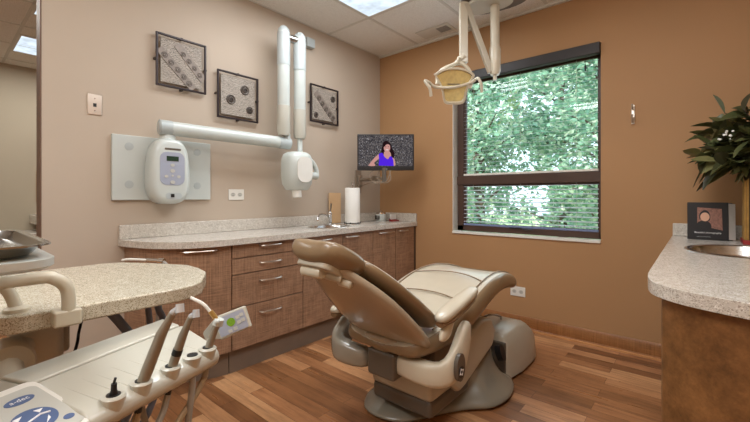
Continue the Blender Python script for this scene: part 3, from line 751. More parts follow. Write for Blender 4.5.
mb = MB(); mb.tube([(.0, .035, .064), (.085, -.02, .062)], [.015, .015], 14, Hx); mb.box((-.05, -.11, .048), (.05, .05, .06), Hx); mb.build('glide_bar', M['cream2'], CH, bevel=.003)
mb = MB(); mb.tube([(.06, -.035, .066), (.064, -.036, .066), (.105, -.055, .066), (.109, -.057, .066)], [.013, .017, .017, .013], 14, Hx); mb.build('adjustment_knob', M['cream'], CH)
# armrests: near (+x) and far (-x)
def ribbon(path, name, mat, parent=CH, sub=1):
    # path of (x, y, z_low, z_high, thickness); upright band with rounded edges
    mb = MB(); rings = []
    n = len(path)
    for i, (x, y, z0, z1, th) in enumerate(path):
        a = Vector(path[max(i-1, 0)][:2]); b = Vector(path[min(i+1, n-1)][:2]); d = (b-a).normalized(); w = Vector((d.y, -d.x))
        p = [(-1, .12), (-.7, 0), (.7, 0), (1, .12), (1, .88), (.7, 1), (-.7, 1), (-1, .88)]
        rings.append([(x+w.x*th*u, y+w.y*th*u, z0+(z1-z0)*v) for u, v in p])
    mb.loft(rings); return mb.build(name, mat, parent, sub=sub)
near = [(cx+.02, -1.80, .315, .395, .04), (cx+.10, -1.815, .308, .40, .04), (cx+.19, -1.825, .302, .402, .036), (cx+.255, -1.82, .30, .402, .030), (cx+.295, -1.79, .303, .412, .026), (cx+.31, -1.745, .315, .47, .022), (cx+.313, -1.705, .33, .525, .026), (cx+.313, -1.67, .37, .555, .024), (cx+.313, -1.64, .43, .552, .02), (cx+.313, -1.62, .48, .53, .014)]
ring_n = ribbon(near, 'side_arm', M['cream'])
far = [(cx-.10, -1.80, .275, .365, .045), (cx-.18, -1.83, .275, .375, .045), (cx-.255, -1.86, .285, .395, .042), (cx-.30, -1.85, .295, .415, .036), (cx-.318, -1.80, .305, .45, .032), (cx-.322, -1.74, .325, .50, .03), (cx-.322, -1.68, .37, .52, .026), (cx-.322, -1.63, .44, .52, .02)]
ribbon(far, 'side_arm', M['greygreen'])
mb = MB(); mb.box((cx-.07, -1.875, .285), (cx+.085, -1.72, .405)); mb.build('hinge_cover', M['dkgrey'], CH, bevel=.014, seg=3)
# badge on the near side arm
Bx = frame((cx+.338, -1.745, .385), (0, 1, .0), (0, .0, 1))
bd = MB().prism(ellipse2(0, 0, .036, .058, 28), lambda p, q: Bx @ Vector((p[0], p[1], q)), -.012, .004).build('control_badge', M['dkgrey'], CH)
mb = MB()
mb.prism(ellipse2(0, -.018, .024, .024, 20), lambda p, q: Bx @ Vector((p[0], p[1], q)), .003, .0055); mb.build('rocker_pad', M['black'], bd)
mb = MB()
for a in range(4):
    c, s = math.cos(a*PI/2+.4), math.sin(a*PI/2+.4); q = [(.019*c, .019*s), (.008*c-.008*s, .008*s+.008*c), (.008*c+.008*s, .008*s-.008*c)]
    mb.prism(q, lambda p, h: Bx @ Vector((p[0], p[1]-.018, h)), .0055, .0065)
mb.build('arrow_mark', M['white_print'], bd)
def armrest(sx, y0, y1, z0, z1):
    x = cx+sx*.30
    A = Vector((x, y0, z0)); d = Vector((0, y1-y0, z1-z0)); L = d.length
    Xa = frame(A, d, (-1, 0, 0))
    mb = MB(); rings = []
    for s, hw, th in ((0, .015, .008), (.02, .032, .02), (.08, .038, .022), (.18, .039, .022), (.27, .034, .02), (L-.02, .028, .018), (L, .014, .008)):
        rings.append([Xa @ Vector((s, hw*math.copysign(abs(math.cos(a))**.7, math.cos(a)), th*math.copysign(abs(math.sin(a))**.7, math.sin(a)))) for a in [2*PI*i/16 for i in range(16)]])
    mb.loft(rings); pad = mb.build('armrest_pad', M['vinyl_top'], CH, sub=1)
    mb = MB(); rings = []
    for s, hw, th in ((.01, .02, .012), (.08, .036, .02), (.2, .034, .02), (L-.06, .03, .014), (L-.02, .018, .008)):
        rings.append([Xa @ Vector((s, hw*math.cos(a), -.024+th*math.sin(a))) for a in [2*PI*i/14 for i in range(14)]])
    mb.loft(rings); mb.build('armrest_tray', M['vinyl_under'], pad)
    mb = MB(); mb.loft([[(x+a*.02, y0+.04+p+b*w, z) for a, b in ((-1,-1),(1,-1),(1,1),(-1,1))] for p, z, w in ((.0, .50, .05), (.03, .56, .04), (.08, z0+.01, .035))]); mb.build('armrest_post', M['cream'], CH, sub=2)
armrest(1, -1.86, -1.53, .60, .668)
armrest(-1, -1.88, -1.55, .525, .555)
# lower lift block
def slab(y0, y1, z0, z1, xl, xr, name, mat, bev, slope=0):
    mb = MB(); mb.prism([(y0, z0), (y1, z0-slope*.3), (y1, z1+slope), (y0, z1)], lambda p, x: (x, p[0], p[1]), xl, xr); return mb.build(name, mat, CH, bevel=bev, seg=4)
slab(-1.73, -1.32, .16, .295, cx-.175, cx+.185, 'lift_arm_cover', M['cream2'], .03)
slab(-1.725, -1.34, .085, .17, cx-.17, cx+.18, 'lift_arm_skirt', M['dkgrey'], .025)
mb = MB(); mb.loft([[(cx+a*.19, -1.56+b*.16, z) for a, b in ((-1,-1),(1,-1),(1,1),(-1,1))] for z in (.285, .42)]); mb.build('seat_support', M['dkgrey'], CH, bevel=.02)
# side fairing (cream link cover)
poly = [(-1.58, .20), (-1.50, .135), (-1.44, .145), (-1.10, .25), (-1.06, .33), (-1.12, .41), (-1.24, .43), (-1.4, .38), (-1.55, .30)]
for s, nm in ((1, 'link_cover'), (-1, 'link_cover')):
    mb = MB(); mb.prism(poly, lambda p, x: (x, p[0], p[1]), cx+s*.13, cx+s*.205); mb.build(nm, M['cream2'], CH, bevel=.02, seg=3)
# base: broad foot rising to a swept tower
foot = blob([(1.26, -1.64), (1.34, -1.74), (1.46, -1.76), (1.58, -1.70), (1.68, -1.52), (1.76, -1.40), (1.85, -1.30), (1.87, -1.12), (1.80, -.94), (1.62, -.84), (1.42, -.86), (1.30, -.98), (1.25, -1.2), (1.235, -1.45)], 4)
mb = MB(); rings = []
fc = (1.58, -1.16)
for k, z, ys in ((1.0, 0, 0), (1.0, .018, 0), (.975, .035, 0), (.80, .06, .03), (.62, .12, .06), (.52, .20, .09), (.46, .30, .11), (.40, .36, .13), (.25, .375, .14)):
    rings.append([(fc[0]+(p[0]-fc[0])*k, fc[1]+(p[1]-fc[1])*k+ys*(1-k), z) for p in foot])
mb.loft(rings); base = mb.build('floor_base', M['base_grey'], CH, sub=1)
Bq = frame((cx+.236, -1.05, .20), (0, 1, 0), (-.35, 0, 1))
mb = MB(); mb.prism(ellipse2(0, 0, .028, .045, 20), lambda p, q: Bq @ Vector((p[0], p[1], q)), -.03, .004); mb.build('rubber_grommet', M['black'], base)
# junction box
jb = thing('utility_box', 'beige rounded utility box on the floor behind the chair base', 'utility box', (1.69, -.72, 0))
mb = MB(); rings = []
for y, hw, h, xo in ((-.97, .15, .24, -.02), (-.95, .165, .275, -.015), (-.80, .175, .30, 0), (-.62, .175, .27, 0), (-.53, .165, .22, 0), (-.50, .14, .17, 0)):
    x0, x1 = 1.655+xo-hw*.82, 1.655+xo+hw*.82
    rings.append([(x0, y, .012), (x0, y, h*.78), (x0+.02, y, h*.94), (x0+.06, y, h), (x1-.06, y, h), (x1-.02, y, h*.94), (x1+.006, y, h*.76), (x1+.02, y, .012)])
mb.loft(rings); bx_ = mb.build('cover', M['cream2'], jb, bevel=.012, seg=3)
mb = MB(); mb.box((1.54, -.985, .01), (1.775, -.96, .23)); mb.build('dark_end_plate', M['dkgrey'], jb, bevel=.008)
mb = MB(); mb.tube(smooth_path([(1.60, -.92, .285), (1.60, -.90, .32), (1.62, -.84, .335), (1.66, -.78, .32), (1.66, -.76, .295)]), .007, 8); mb.build('wire_handle', M['steel'], jb)

# ------------------------------------------------------------------ chair light on ceiling post
DL = thing('dental_light', 'cream ceiling-hung dental light with reflector head and two handles', 'lamp', (1.5, -.48, 2.5))
cn = blob([(1.28, -.42), (1.38, -.35), (1.6, -.33), (1.72, -.40), (1.74, -.55), (1.66, -.66), (1.42, -.68), (1.29, -.60)], 4)
mb = MB(); mb.prism([(1.46+(a-1.5)*.74, -.52+(b+.51)*.66) for a, b in cn], lambda p, z: (p[0], p[1], z), 2.50, 2.525); mb.build('canopy_plate', M['cream2'], DL, bevel=.006)
mb = MB(); mb.prism(cn, lambda p, z: (p[0], p[1], z), 2.525, ZC-.001); mb.build('canopy_housing', M['dkgrey'], DL)
mb = MB(); mb.tube([(1.5, -.48, 2.5), (1.5, -.48, 2.14)], .033, 20); mb.build('post', M['cream'], DL)
mb = MB(); mb.tube([(1.5, -.48, 2.2), (1.5, -.48, 2.17), (1.5, -.48, 2.02), (1.5, -.48, 1.99)], [.036, .042, .04, .03], 20); mb.tube([(1.5, -.48, 1.99), (1.5, -.48, 1.955)], .014, 12); mb.build('post_sleeve', M['cream'], DL)
a0, a1 = Vector((1.478, -.50, 2.01)), Vector((1.335, -.62, 2.515))
def shadow_or_arm_bar(mb, a, b, w, h, side):
    d = b-a; X = frame(a, d, side); mb.box((0, -w, -h), (d.length, w, h), X)
sd = Vector((.649, -.76, 0))
mb = MB(); shadow_or_arm_bar(mb, a0, a1, .022, .020, sd); mb.build('lower_arm', M['cream2'], DL, bevel=.005)
b0, b1 = Vector((1.335-.012, -.62-.01, 2.525)), Vector((1.325, -.63, 2.08))
mb = MB(); shadow_or_arm_bar(mb, b0, b1, .022, .029, sd); mb.build('upper_arm', M['cream'], DL, bevel=.005)
Lr = Vector((.76, .649, 0)); Lf = Vector((.60, -.70, -.38)).normalized()
Lc = Vector((1.272, -.685, 1.922)); LX = frame(Lc, Lr, Lf.cross(Lr)*-1 if (Lf.cross(Lr)*-1).z > 0 else Lf.cross(Lr))
zf = 1 if (LX.to_3x3() @ Vector((0, 0, 1))).dot(Lf) > 0 else -1
mb = MB(); mb.tube(smooth_path([Lc+Vector((.045, .01, .19)), Lc+Lr*.02+Vector((0, .0, .155)), Lc+Lr*-.045+Vector((0, 0, .125)), Lc+Lr*-.09+Vector((0, 0, .10)), Lc+Lr*-.115+Vector((0, 0, .06)), Lc+Lr*-.12+Vector((0, 0, .0))]), .014, 10)
mb.tube(smooth_path([Lc+Lr*.02+Vector((0, .0, .155)), Lc+Lr*.075+Vector((0, 0, .145)), Lc+Lr*.125+Vector((0, 0, .08)), Lc+Lr*.13+Vector((0, 0, .0)), Lc+Lr*.115+Vector((0, 0, -.03))]), .014, 10)
mb.tube([b1+Vector((0, 0, .05)), Lc+Lr*.02+Vector((0, .0, .15))], [.03, .018], 12); mb.build('yoke', M['cream'], DL)
shield = blob([(-.15, .07), (-.09, .105), (.0, .118), (.08, .105), (.145, .065), (.12, .01), (.10, -.06), (.082, -.135), (0, -.145), (-.06, -.135), (-.08, -.06), (-.11, .01)], 3)
def sring(k, z): return [LX @ Vector((p[0]*k, p[1]*k, z*zf)) for p in shield]
mb = MB(); mb.loft([sring(.25, -.075), sring(.6, -.065), sring(.9, -.03), sring(1.0, .0), sring(1.0, .02), sring(.90, .022), sring(.84, .006)], caps=False)
mb.build('lamp_housing', M['cream'], DL)
mb = MB(); mb.loft([sring(.85, .008), sring(.72, -.025), sring(.5, -.045), sring(.2, -.055)]); mb.build('reflector', M['reflector'], DL)
mb = MB(); mb.tube([LX @ Vector((-.045, .0, -.005*zf)), LX @ Vector((.045, .0, -.005*zf))], .014, 12); mb.build('bulb_shield', M['dkgrey'], DL)
mb = MB(); mb.tube(smooth_path([LX @ Vector(q) for q in ((-.17, .0, .05*zf), (-.12, -.02, .03*zf), (0, -.018, .03*zf), (.1, .005, .02*zf), (.15, .03, .03*zf))]), .011, 10); mb.build('cross_bar', M['cream'], DL)
for s in (-1, 1):
    o = Vector((-.165 if s < 0 else .135, .0 if s < 0 else .025, .05*zf if s < 0 else .03*zf))
    mb = MB(); mb.tube(smooth_path([LX @ (o+Vector(q)) for q in ((0, 0, 0), (s*.02, .018, .01*zf), (s*.055, .03, .02*zf) if s < 0 else (s*.03, .02, .02*zf), (s*.02 if s < 0 else s*.05, -.02, .04*zf), (s*.008 if s < 0 else s*.06, -.075, .04*zf))]), [.009]*16+[.011]*17, 10); mb.build('handle', M['cream'], DL)

# ------------------------------------------------------------------ delivery cart
WZ = .82
ct = thing('delivery_cart', 'rear delivery cart with speckled tan worktop, column and side handle', 'cart', (1.1, -2.95, 0))
top = [(.80, -3.06), (.84, -3.078), (1.38, -3.088), (1.42, -3.083), (1.44, -3.066), (1.447, -3.04), (1.447, -2.70), (1.435, -2.645), (1.40, -2.60), (1.355, -2.575), (1.31, -2.545), (1.25, -2.515), (1.16, -2.50), (1.06, -2.50), (.90, -2.58), (.78, -2.66), (.76, -2.72), (.765, -3.0)]
MB().prism(top, lambda p, z: (p[0], p[1], z), WZ-.042, WZ).build('worktop', M['stone_cart'], ct, bevel=.006, seg=3)
MB().box((.95, -3.04, WZ-.07), (1.33, -2.78, WZ-.0425)).build('under_frame', M['dkgrey'], ct, bevel=.01)
mb = MB(); mb.loft([[(1.23+a*.062, -2.99+b*.055, z) for a, b in ((-1,-.6),(-.6,-1),(.6,-1),(1,-.6),(1,.6),(.6,1),(-.6,1),(-1,.6))] for z in (.03, WZ-.076)]); mb.build('column', M['cream2'], ct, angle=60)
mb = MB(); mb.prism(rrect(.75, -3.3, 1.40, -2.78, .08), lambda p, z: (p[0], p[1], z), .008, .035); mb.build('floor_plate', M['dkgrey'], ct, bevel=.008)
mb = MB(); mb.box((.98, -3.02, .62), (1.165, -2.90, .74)); mb.build('supply_box', M['greygreen'], ct, bevel=.01)
mb = MB(); hp = smooth_path([(1.02, -3.45, .87), (1.05, -3.2, .882), (1.12, -3.0, .885), (1.20, -2.925, .883), (1.32, -2.92, .880)], 6)
hp = smooth_path([(1.40, -3.10, .80), (1.405, -3.125, .85), (1.43, -3.15, .895), (1.46, -3.14, .908), (1.475, -3.10, .908), (1.475, -3.01, .908), (1.475, -2.99, .902), (1.474, -2.972, .886), (1.473, -2.963, .86), (1.473, -2.962, .80)], 6)
mb.tube(hp, .0145, 14); mb.build('side_handle', M['cream'], ct)
for y in (-2.965,):
    mb = MB(); mb.box((1.435, y-.028, WZ-.036), (1.488, y+.028, WZ+.004)); mb.build('handle_clamp', M['cream'], ct, bevel=.006)
# articulated arm from cart to the instrument head
mb = MB(); mb.lathe([(.045, -.04), (.05, -.03), (.05, .03), (.045, .04)], n=18, X=frame((1.37, -3.06, .70), (0, 1, .3), (0, -.3, 1))); mb.tube([(1.37, -3.06, .70), (1.5, -3.07, .66), (1.62, -3.0, .655)], .03, 12); mb.tube([(1.30, -3.05, .70), (1.24, -3.0, .70)], .035, 12)
mb.build('swing_arm', M['cream2'], ct)
mb = MB(); mb.tube(smooth_path([(1.2, -2.83, .76), (1.23, -2.79, .70), (1.25, -2.75, .62), (1.2, -2.72, .5), (1.12, -2.75, .3), (1.05, -2.9, .06)]), .014, 10)
mb.tube(smooth_path([(1.13, -2.68, .76), (1.14, -2.67, .66), (1.13, -2.66, .5), (1.08, -2.72, .25), (1.05, -2.9, .06)]), .010, 10)
mb.tube(smooth_path([(1.10, -2.64, .76), (1.115, -2.63, .68), (1.13, -2.62, .6), (1.1, -2.66, .3), (1.03, -2.85, .06)]), .012, 10)
mb.build('supply_hose', M['hose_blue'], ct)
mb = MB(); mb.tube(smooth_path([(1.21, -2.86, .77), (1.17, -2.865, .74), (1.22, -2.89, .69), (1.28, -2.91, .66), (1.27, -2.95, .5)]), .004, 8); mb.ell((1.19, -2.85, .755), (.03, .03, .016)); mb.build('black_cable', M['black'], ct)
# saliva ejector hanging at the back edge of the worktop
sj = thing('suction_tip', 'slim white and steel suction tip hanging at the far edge of cart worktop', 'suction tip', (.71, -2.55, .82))
mb = MB(); mb.tube(smooth_path([(.60, -2.60, .80), (.64, -2.58, .806), (.70, -2.53, .803)]), .006, 8); mb.build('tip', M['white'], sj)
mb = MB(); mb.tube([(.70, -2.53, .803), (.75, -2.49, .80)], .009, 10); mb.tube([(.745, -2.495, .80), (.765, -2.48, .799)], .013, 12); mb.build('valve', M['chrome'], sj)
mb = MB(); mb.tube(smooth_path([(.76, -2.485, .797), (.785, -2.475, .76), (.82, -2.52, .6), (.85, -2.6, .2), (.9, -2.8, .045)]), .009, 8); mb.build('hose', M['hose_grey'], sj)

# instrument head: long box, top made of a flat strip and a gently sloped strip
hA = Vector((-.36, .93, 0)).normalized(); hB = Vector((.93, .36, 0)).normalized(); hO = Vector((1.60, -3.065, 0))
HD = thing('instrument_console', 'pale grey dental instrument console with holders, touchpad and control panel', 'instrument console', (1.72, -2.93, .66))
def hp_(b, z, a): return hO+hA*a+hB*b+Vector((0, 0, z))
cs_back = [(-.012, .70), (.0, .745), (.012, .752), (.098, .754), (.098, .675), (.02, .67)]
cs_front = [(.104, .675), (.104, .752), (.118, .755), (.255, .738), (.276, .728), (.281, .715), (.276, .70), (.255, .685)]
def run(cs, a0, a1, name, mat, bev=.006, skew=0):
    mb = MB(); mb.prism(cs, lambda p, a: hp_(p[0], p[1], a-(skew*p[0] if a == a1 else 0)), a0, a1); return mb.build(name, mat, HD, bevel=bev, seg=3)
run(cs_back, -.035, .335, 'rear_cover', M['headtop'], .006, .3)
bodyf = run(cs_front, -.05, .335, 'front_deck', M['headtop'], .006, .3)
run([(.0, .74), (.01, .749), (.097, .751), (.097, .68), (.02, .67)], -.10, -.036, 'end_cap', M['greygreen'])
run([(.04, .67), (.20, .68), (.17, .65), (.06, .64)], -.04, .22, 'underside', M['dkgrey'])
holders = [.0, .055, .123, .180, .226]
for k, a in enumerate(holders):
    mb = MB(); mb.tube([hp_(.264, .703, a), hp_(.264, .722, a), hp_(.266, .742, a), hp_(.266, .744, a)], [.013, .017, .02, .017], 16); hh = mb.build('holder_cup', M['headtop'], HD)
    mb = MB(); mb.tube([hp_(.266, .741, a), hp_(.266, .7455, a)], .0115, 14); mb.build('holder_well', M['black'], hh)
for k, a in enumerate([.0, .055, .123, .2]):
    for da in (-.014, .018):
        mb = MB(); mb.tube([hp_(.16, .7486, a+da-.004), hp_(.252, .7365, a+da)], [.0012, .003], 8); mb.build('guide_rib', M['headtop'], bodyf)
# touchpad at the near left
TX = frame(hp_(.19, .739, -.105), hA, -hB+Vector((0, 0, .23)))
tx = lambda p, q: TX @ Vector((p[0], p[1], q))
td = MB().prism(rrect(-.08, -.09, .07, .085, .02), tx, -.028, .008).build('touchpad', M['white'], HD, bevel=.007, seg=3)
MB().prism(rrect(-.064, -.08, .058, .064, .012), tx, .008, .0092).build('membrane', M['padface'], td)
MB().prism(ellipse2(.022, .034, .021, .0105, 28), tx, .0092, .0098).build('logo_badge', M['blue'], td)
text('logo_text', 'a-dec', .0125, TX @ Matrix.Translation((.022, .0345, .0102)), M['white_print'], td)
MB().prism(ellipse2(.012, -.026, .030, .029, 32), tx, .0092, .0098).build('arrow_pad', M['blue'], td)
mb = MB()
for q in ([(-.006, -.017), (.004, -.007), (-.009, -.008)], [(.024, -.016), (.032, -.009), (.02, -.006)], [(-.010, -.042), (.0, -.037), (-.011, -.030)], [(.016, -.048), (.027, -.039), (.028, -.031)]):
    mb.prism(q, tx, .0098, .0104)
mb.tube([tx(p, .0102) for p in ((-.012, -.024), (-.002, -.029), (.010, -.025), (.022, -.021), (.034, -.025))], .0018, 6)
mb.build('arrow_mark', M['white_print'], td)
MB().prism(ellipse2(.044, -.056, .008, .0065, 18), tx, .0092, .0098).build('stop_button', M['blue'], td)
MB().box((.068, -.05, -.02), (.09, .05, -.004), TX).build('hinge_bracket', M['cream'], td)
# control panel at the far right end
PX = frame((1.713, -2.665, .768), (.30, .26, .16), (-.17, .05, .95))
PX = PX @ Matrix.Scale(.84, 4)
px_ = lambda p, q: PX @ Vector((p[0], p[1], q))
pn = MB(); pn.loft([[PX @ Vector(q) for q in ((-.052, -.038, .006), (.052, -.034, .006), (.052, .034, .006), (-.052, .036, .006))], [PX @ Vector(q) for q in ((-.052, -.038, -.008), (.052, -.034, -.008), (.052, .034, -.008), (-.052, .036, -.008))], [PX @ Vector(q) for q in ((-.10, -.03, -.05), (.0, -.028, -.05), (.0, .022, -.05), (-.10, .022, -.05))], [PX @ Vector(q) for q in ((-.14, -.03, -.07), (-.05, -.028, -.075), (-.05, .005, -.075), (-.14, .005, -.07))]])
pn = pn.build('control_panel', M['headtop'], HD, bevel=.004)
MB().prism(rrect(-.046, -.030, .046, .028, .006), px_, .006, .0075).build('panel_face', M['keypad'], pn)
MB().prism(ellipse2(-.002, .003, .0135, .0125, 20), px_, .0075, .0095).build('lit_dial', M['green'], pn)
for a, b in ((.022, .010), (.036, .013), (.022, -.006), (.036, -.004), (.006, -.02), (-.012, -.022), (-.032, .014)): MB().prism(rrect(a-.006, b-.005, a+.006, b+.005, .002), px_, .0075, .0088).build('key', M['padface'], pn)

# handpieces standing in the holders
def hose(pts, name, mat, parent, r=.0055):
    mb = MB(); mb.tube(smooth_path(pts, 6), r, 8); return mb.build(name, mat, parent)
b = hp_(.266, .735, .0)
st = thing('instrument_coupling', 'short black hose coupling without handpiece in the nearest holder', 'coupling', b)
mb = MB(); mb.tube([b+Vector((-.001, -.001, -.02)), b, b+Vector((.001, 0, .012)), b+Vector((.002, 0, .018)), b+Vector((.003, 0, .03))], [.006, .0072, .0072, .005, .0048], 12); mb.tube([b+Vector((.002, 0, .03)), b+Vector((.004, .002, .04))], .0022, 6); mb.build('coupling', M['black'], st)
hose([b+Vector((0, 0, -.02)), b+Vector((-.01, -.01, -.08)), b+Vector((-.02, -.02, -.18)), b+Vector((-.08, 0, -.26)), hp_(.14, .62, .1)], 'hose', M['hose_tan'], st, .007)
def handpiece(a, label, tip, r, ringz, hosemat):
    b = hp_(.266, .735, a); t = thing('dental_handpiece', label, 'handpiece', b, 'dental handpieces in the instrument console')
    m_, n_, e_ = [b+Vector(q) for q in tip]
    low = b+Vector((-.004, -.002, -.03))
    mb = MB(); mb.tube([low, b, b.lerp(m_, .35), m_, m_.lerp(n_, .6), n_], [r*.85, r, r*1.05, r*.95, r*.72, r*.66], 16); bo = mb.build('body', M['bronze'], t)
    dd = (e_-n_); ax = Vector((dd.y, -dd.x, 0)); up = Vector((.25, -.1, -1)).normalized()
    mb = MB(); mb.tube([n_, n_.lerp(e_, .7)], [r*.66, r*.6], 12); mb.tube([e_+up*-.007, e_+up*.009], [r*.72, r*.78], 14); mb.build('head', M['steelpale'], t)
    for z0, z1 in ringz:
        mb = MB(); mb.tube([b.lerp(m_, z0), b.lerp(m_, z1)], r*1.09, 16); mb.build('grip_band', M['black'], t)
    mb = MB(); mb.tube([low+Vector((-.002, -.002, -.022)), low], [r*.65, r*.75], 12); mb.build('connector', M['black'], t)
    l2 = low+Vector((-.002, -.002, -.022))
    hose([l2, l2-hA*.015+Vector((0, 0, -.035)), l2-hA*.055+Vector((0, 0, -.075)), l2-hA*.12-hB*.02+Vector((0, 0, -.125)), l2-hA*.19-hB*.06+Vector((0, 0, -.14)), hp_(.15, .58, a-.22), hp_(.12, .655, min(.0, a-.12))], 'hose', hosemat, t, .0068)
handpiece(.055, 'tallest angled metal handpiece, standing left of the black-banded one', [(.030, .025, .10), (.047, .039, .14), (.064, .045, .152)], .0105, [], M['hose_tan'])
handpiece(.123, 'slimmer metal handpiece with a black grip band', [(.019, .016, .072), (.032, .027, .112), (.047, .031, .122)], .0092, [(.45, .62)], M['hose_grey'])
b = hp_(.266, .735, .226)
sy = thing('air_water_syringe', 'air-water syringe with long white nozzle in the farthest holder', 'syringe', b)
mb = MB(); mb.tube([b+Vector((-.006, -.004, -.06)), b, b+Vector((.012, .010, .05)), b+Vector((.018, .015, .066))], [.0075, .009, .0085, .0085], 14); mb.build('handle', M['bronze'], sy)
mb = MB(); mb.tube([b+Vector((.018, .015, .062)), b+Vector((.021, .018, .076))], [.012, .011], 14); mb.ell(tuple(b+Vector((.026, .01, .072))), (.007, .007, .007)); mb.build('head', M['coolwhite'], sy)
mb = MB(); mb.tube(smooth_path([b+Vector((.016, .014, .074)), b+Vector((.002, .001, .098)), b+Vector((-.008, -.008, .112)), b+Vector((-.03, -.026, .126))], 6), .004, 8); mb.build('nozzle', M['white'], sy)
mb = MB(); mb.tube([b+Vector((.015, .013, .076)), b+Vector((.005, .004, .094))], .0058, 10); mb.build('nozzle_collar', M['gold'], sy)
hose([b+Vector((-.006, -.004, -.06)), b-hA*.03+Vector((-.006, 0, -.085)), b-hA*.085+Vector((-.006, 0, -.125)), b-hA*.16-hB*.01+Vector((0, 0, -.185)), b-hA*.23-hB*.05+Vector((0, 0, -.20)), hp_(.16, .55, -.02), hp_(.12, .655, -.02)], 'hose', M['hose_tan'], sy, .0068)
b = hp_(.266, .735, .180)
hl = (MB().tube(smooth_path([b+Vector((0, 0, -.032)), b+Vector((0, 0, -.06)), b-hA*.01+Vector((0, 0, -.12)), b-hA*.02+Vector((-.01, 0, -.22)), b-hA*.03+Vector((-.07, 0, -.28)), b-hA*.03+Vector((-.12, -.02, -.2)), hp_(.15, .655, .14)], 8), .007, 10).build('loose_hose', M['hose_grey'], HD))

# instrument tray on its own arm, upper left
TZ = 1.0
ty = thing('tray_holder', 'white rimmed tray holder on an arm at the left edge', 'tray holder', (1.5, -3.3, 0))
def rr3(x0, y0, x1, y1, r, z): return [(p[0], p[1], z) for p in rrect(x0, y0, x1, y1, r)]
TY = -3.046
mb = MB(); mb.loft([rr3(1.40, -3.65, 1.835, TY-.003, .05, TZ-.022), rr3(1.395, -3.655, 1.842, TY+.004, .05, TZ-.016), rr3(1.395, -3.655, 1.842, TY+.004, .05, TZ-.004), rr3(1.41, -3.64, 1.828, TY-.01, .045, TZ-.002)]); mb.build('rim', M['coolwhite'], ty)
mb = MB(); mb.tube(smooth_path([(1.385, -3.045, WZ), (1.383, -3.06, WZ+.05), (1.39, -3.10, WZ+.11), (1.45, -3.2, TZ-.03), (1.55, -3.28, TZ-.02)]), .013, 12); mb.lathe([(.026, 0), (.026, .008), (.016, .014)], (1.385, -3.045, WZ), 16); mb.build('arm', M['cream'], ty)
it = thing('instrument_tray', 'shallow polished steel tray resting in the white holder', 'tray', (1.6, -3.3, TZ))
mb = MB(); mb.loft([rr3(1.44, -3.61, 1.80, TY-.038, .04, TZ+.001), rr3(1.425, -3.625, 1.815, TY-.023, .045, TZ+.003), rr3(1.412, -3.638, 1.828, TY-.01, .05, TZ+.02), rr3(1.402, -3.648, 1.838, TY, .05, TZ+.021), rr3(1.402, -3.648, 1.838, TY, .05, TZ+.018), rr3(1.414, -3.636, 1.826, TY-.012, .05, TZ+.017), rr3(1.428, -3.622, 1.812, TY-.026, .045, TZ+.0005)], caps=False)
mb.prism(rrect(1.44, -3.61, 1.80, TY-.038, .04), lambda p, z: (p[0], p[1], z), TZ-.001, TZ+.001); mb.build('pan', M['tray'], it)

# ------------------------------------------------------------------ right counter
RZ = .84
rc = thing('counter_worktop', 'speckled pale worktop with rounded end at the right, holding a sink', 'worktop', (2.8, -1, .8))
ro = [(3.149, -.001), (2.51, -.001), (2.512, -1.0)]
rs = smooth_path([(2.513, -1.50, 0), (2.515, -1.62, 0), (2.525, -1.71, 0), (2.548, -1.775, 0), (2.605, -1.835, 0), (2.68, -1.873, 0), (2.76, -1.90, 0), (2.88, -1.93, 0), (3.0, -1.945, 0), (3.149, -1.95, 0)], 4)
MB().plate_hole(ro+[(p.x, p.y) for p in rs], ellipse2(2.80, -.73, .20, .25, 32), RZ-.04, RZ).build('worktop', M['stone'], rc, bevel=.010, seg=3)
mb = MB(); mb.box((2.512, -.021, RZ-.0005), (3.13, -.001, RZ+.082)); mb.box((3.129, -1.94, RZ-.0005), (3.149, -.001, RZ+.082)); mb.build('backsplash', M['stone'], rc, bevel=.005)
sink((2.80, -.73), .20, .25, RZ, 'oval steel sink set in the right-hand counter')
rcab = thing('base_cabinet', 'golden brown cabinet with curved end panel under the right counter', 'cabinet', (2.8, -1, 0))
cpts = smooth_path([(2.556, -1.5, 0), (2.556, -1.70, 0), (2.572, -1.755, 0), (2.63, -1.81, 0), (2.70, -1.845, 0), (2.78, -1.868, 0), (2.9, -1.89, 0), (3.149, -1.91, 0)], 5)
MB().prism([(3.149, -1.40), (2.575, -1.40)]+[(p.x, p.y) for p in cpts], lambda p, z: (p[0], p[1], z), .0, RZ-.041).build('end_panel', M['lam_gold'], rcab, angle=50)
MB().box((2.58, -1.399, .10), (3.149, -.022, RZ-.041)).build('carcass', M['lam_gold'], rcab)
MB().box((2.60, -1.399, 0), (3.149, -.032, .0995)).build('toe_kick', M['toe'], rcab)
for y0, y1 in ((-1.395, -.94), (-.94, -.48), (-.48, -.03)):
    d = MB().box((2.556, y0+.003, .10), (2.5795, y1-.003, RZ-.045)).build('door', M['lam_gold'], rcab, bevel=.002)
    handle(d, (2.556, y0+.08, .76), (2.556, y0+.22, .76), (-1, 0, 0))
fr = thing('faucet', 'small chrome faucet behind the right-hand sink, at the picture edge', 'faucet', (2.99, -.6, RZ))
mb = MB(); mb.lathe([(.026, 0), (.026, .008), (.014, .014), (.014, .1), (.001, .105)], (3.05, -.6, RZ), 16); mb.tube(smooth_path([(3.05, -.6, RZ+.09), (3.04, -.61, RZ+.16), (2.97, -.63, RZ+.18), (2.92, -.645, RZ+.12)]), .010, 10); mb.build('spout', M['chrome'], fr)
mb = MB(); mb.tube([(3.05, -.6, RZ+.1), (3.07, -.55, RZ+.12)], .007, 8); mb.build('lever', M['chrome'], fr)
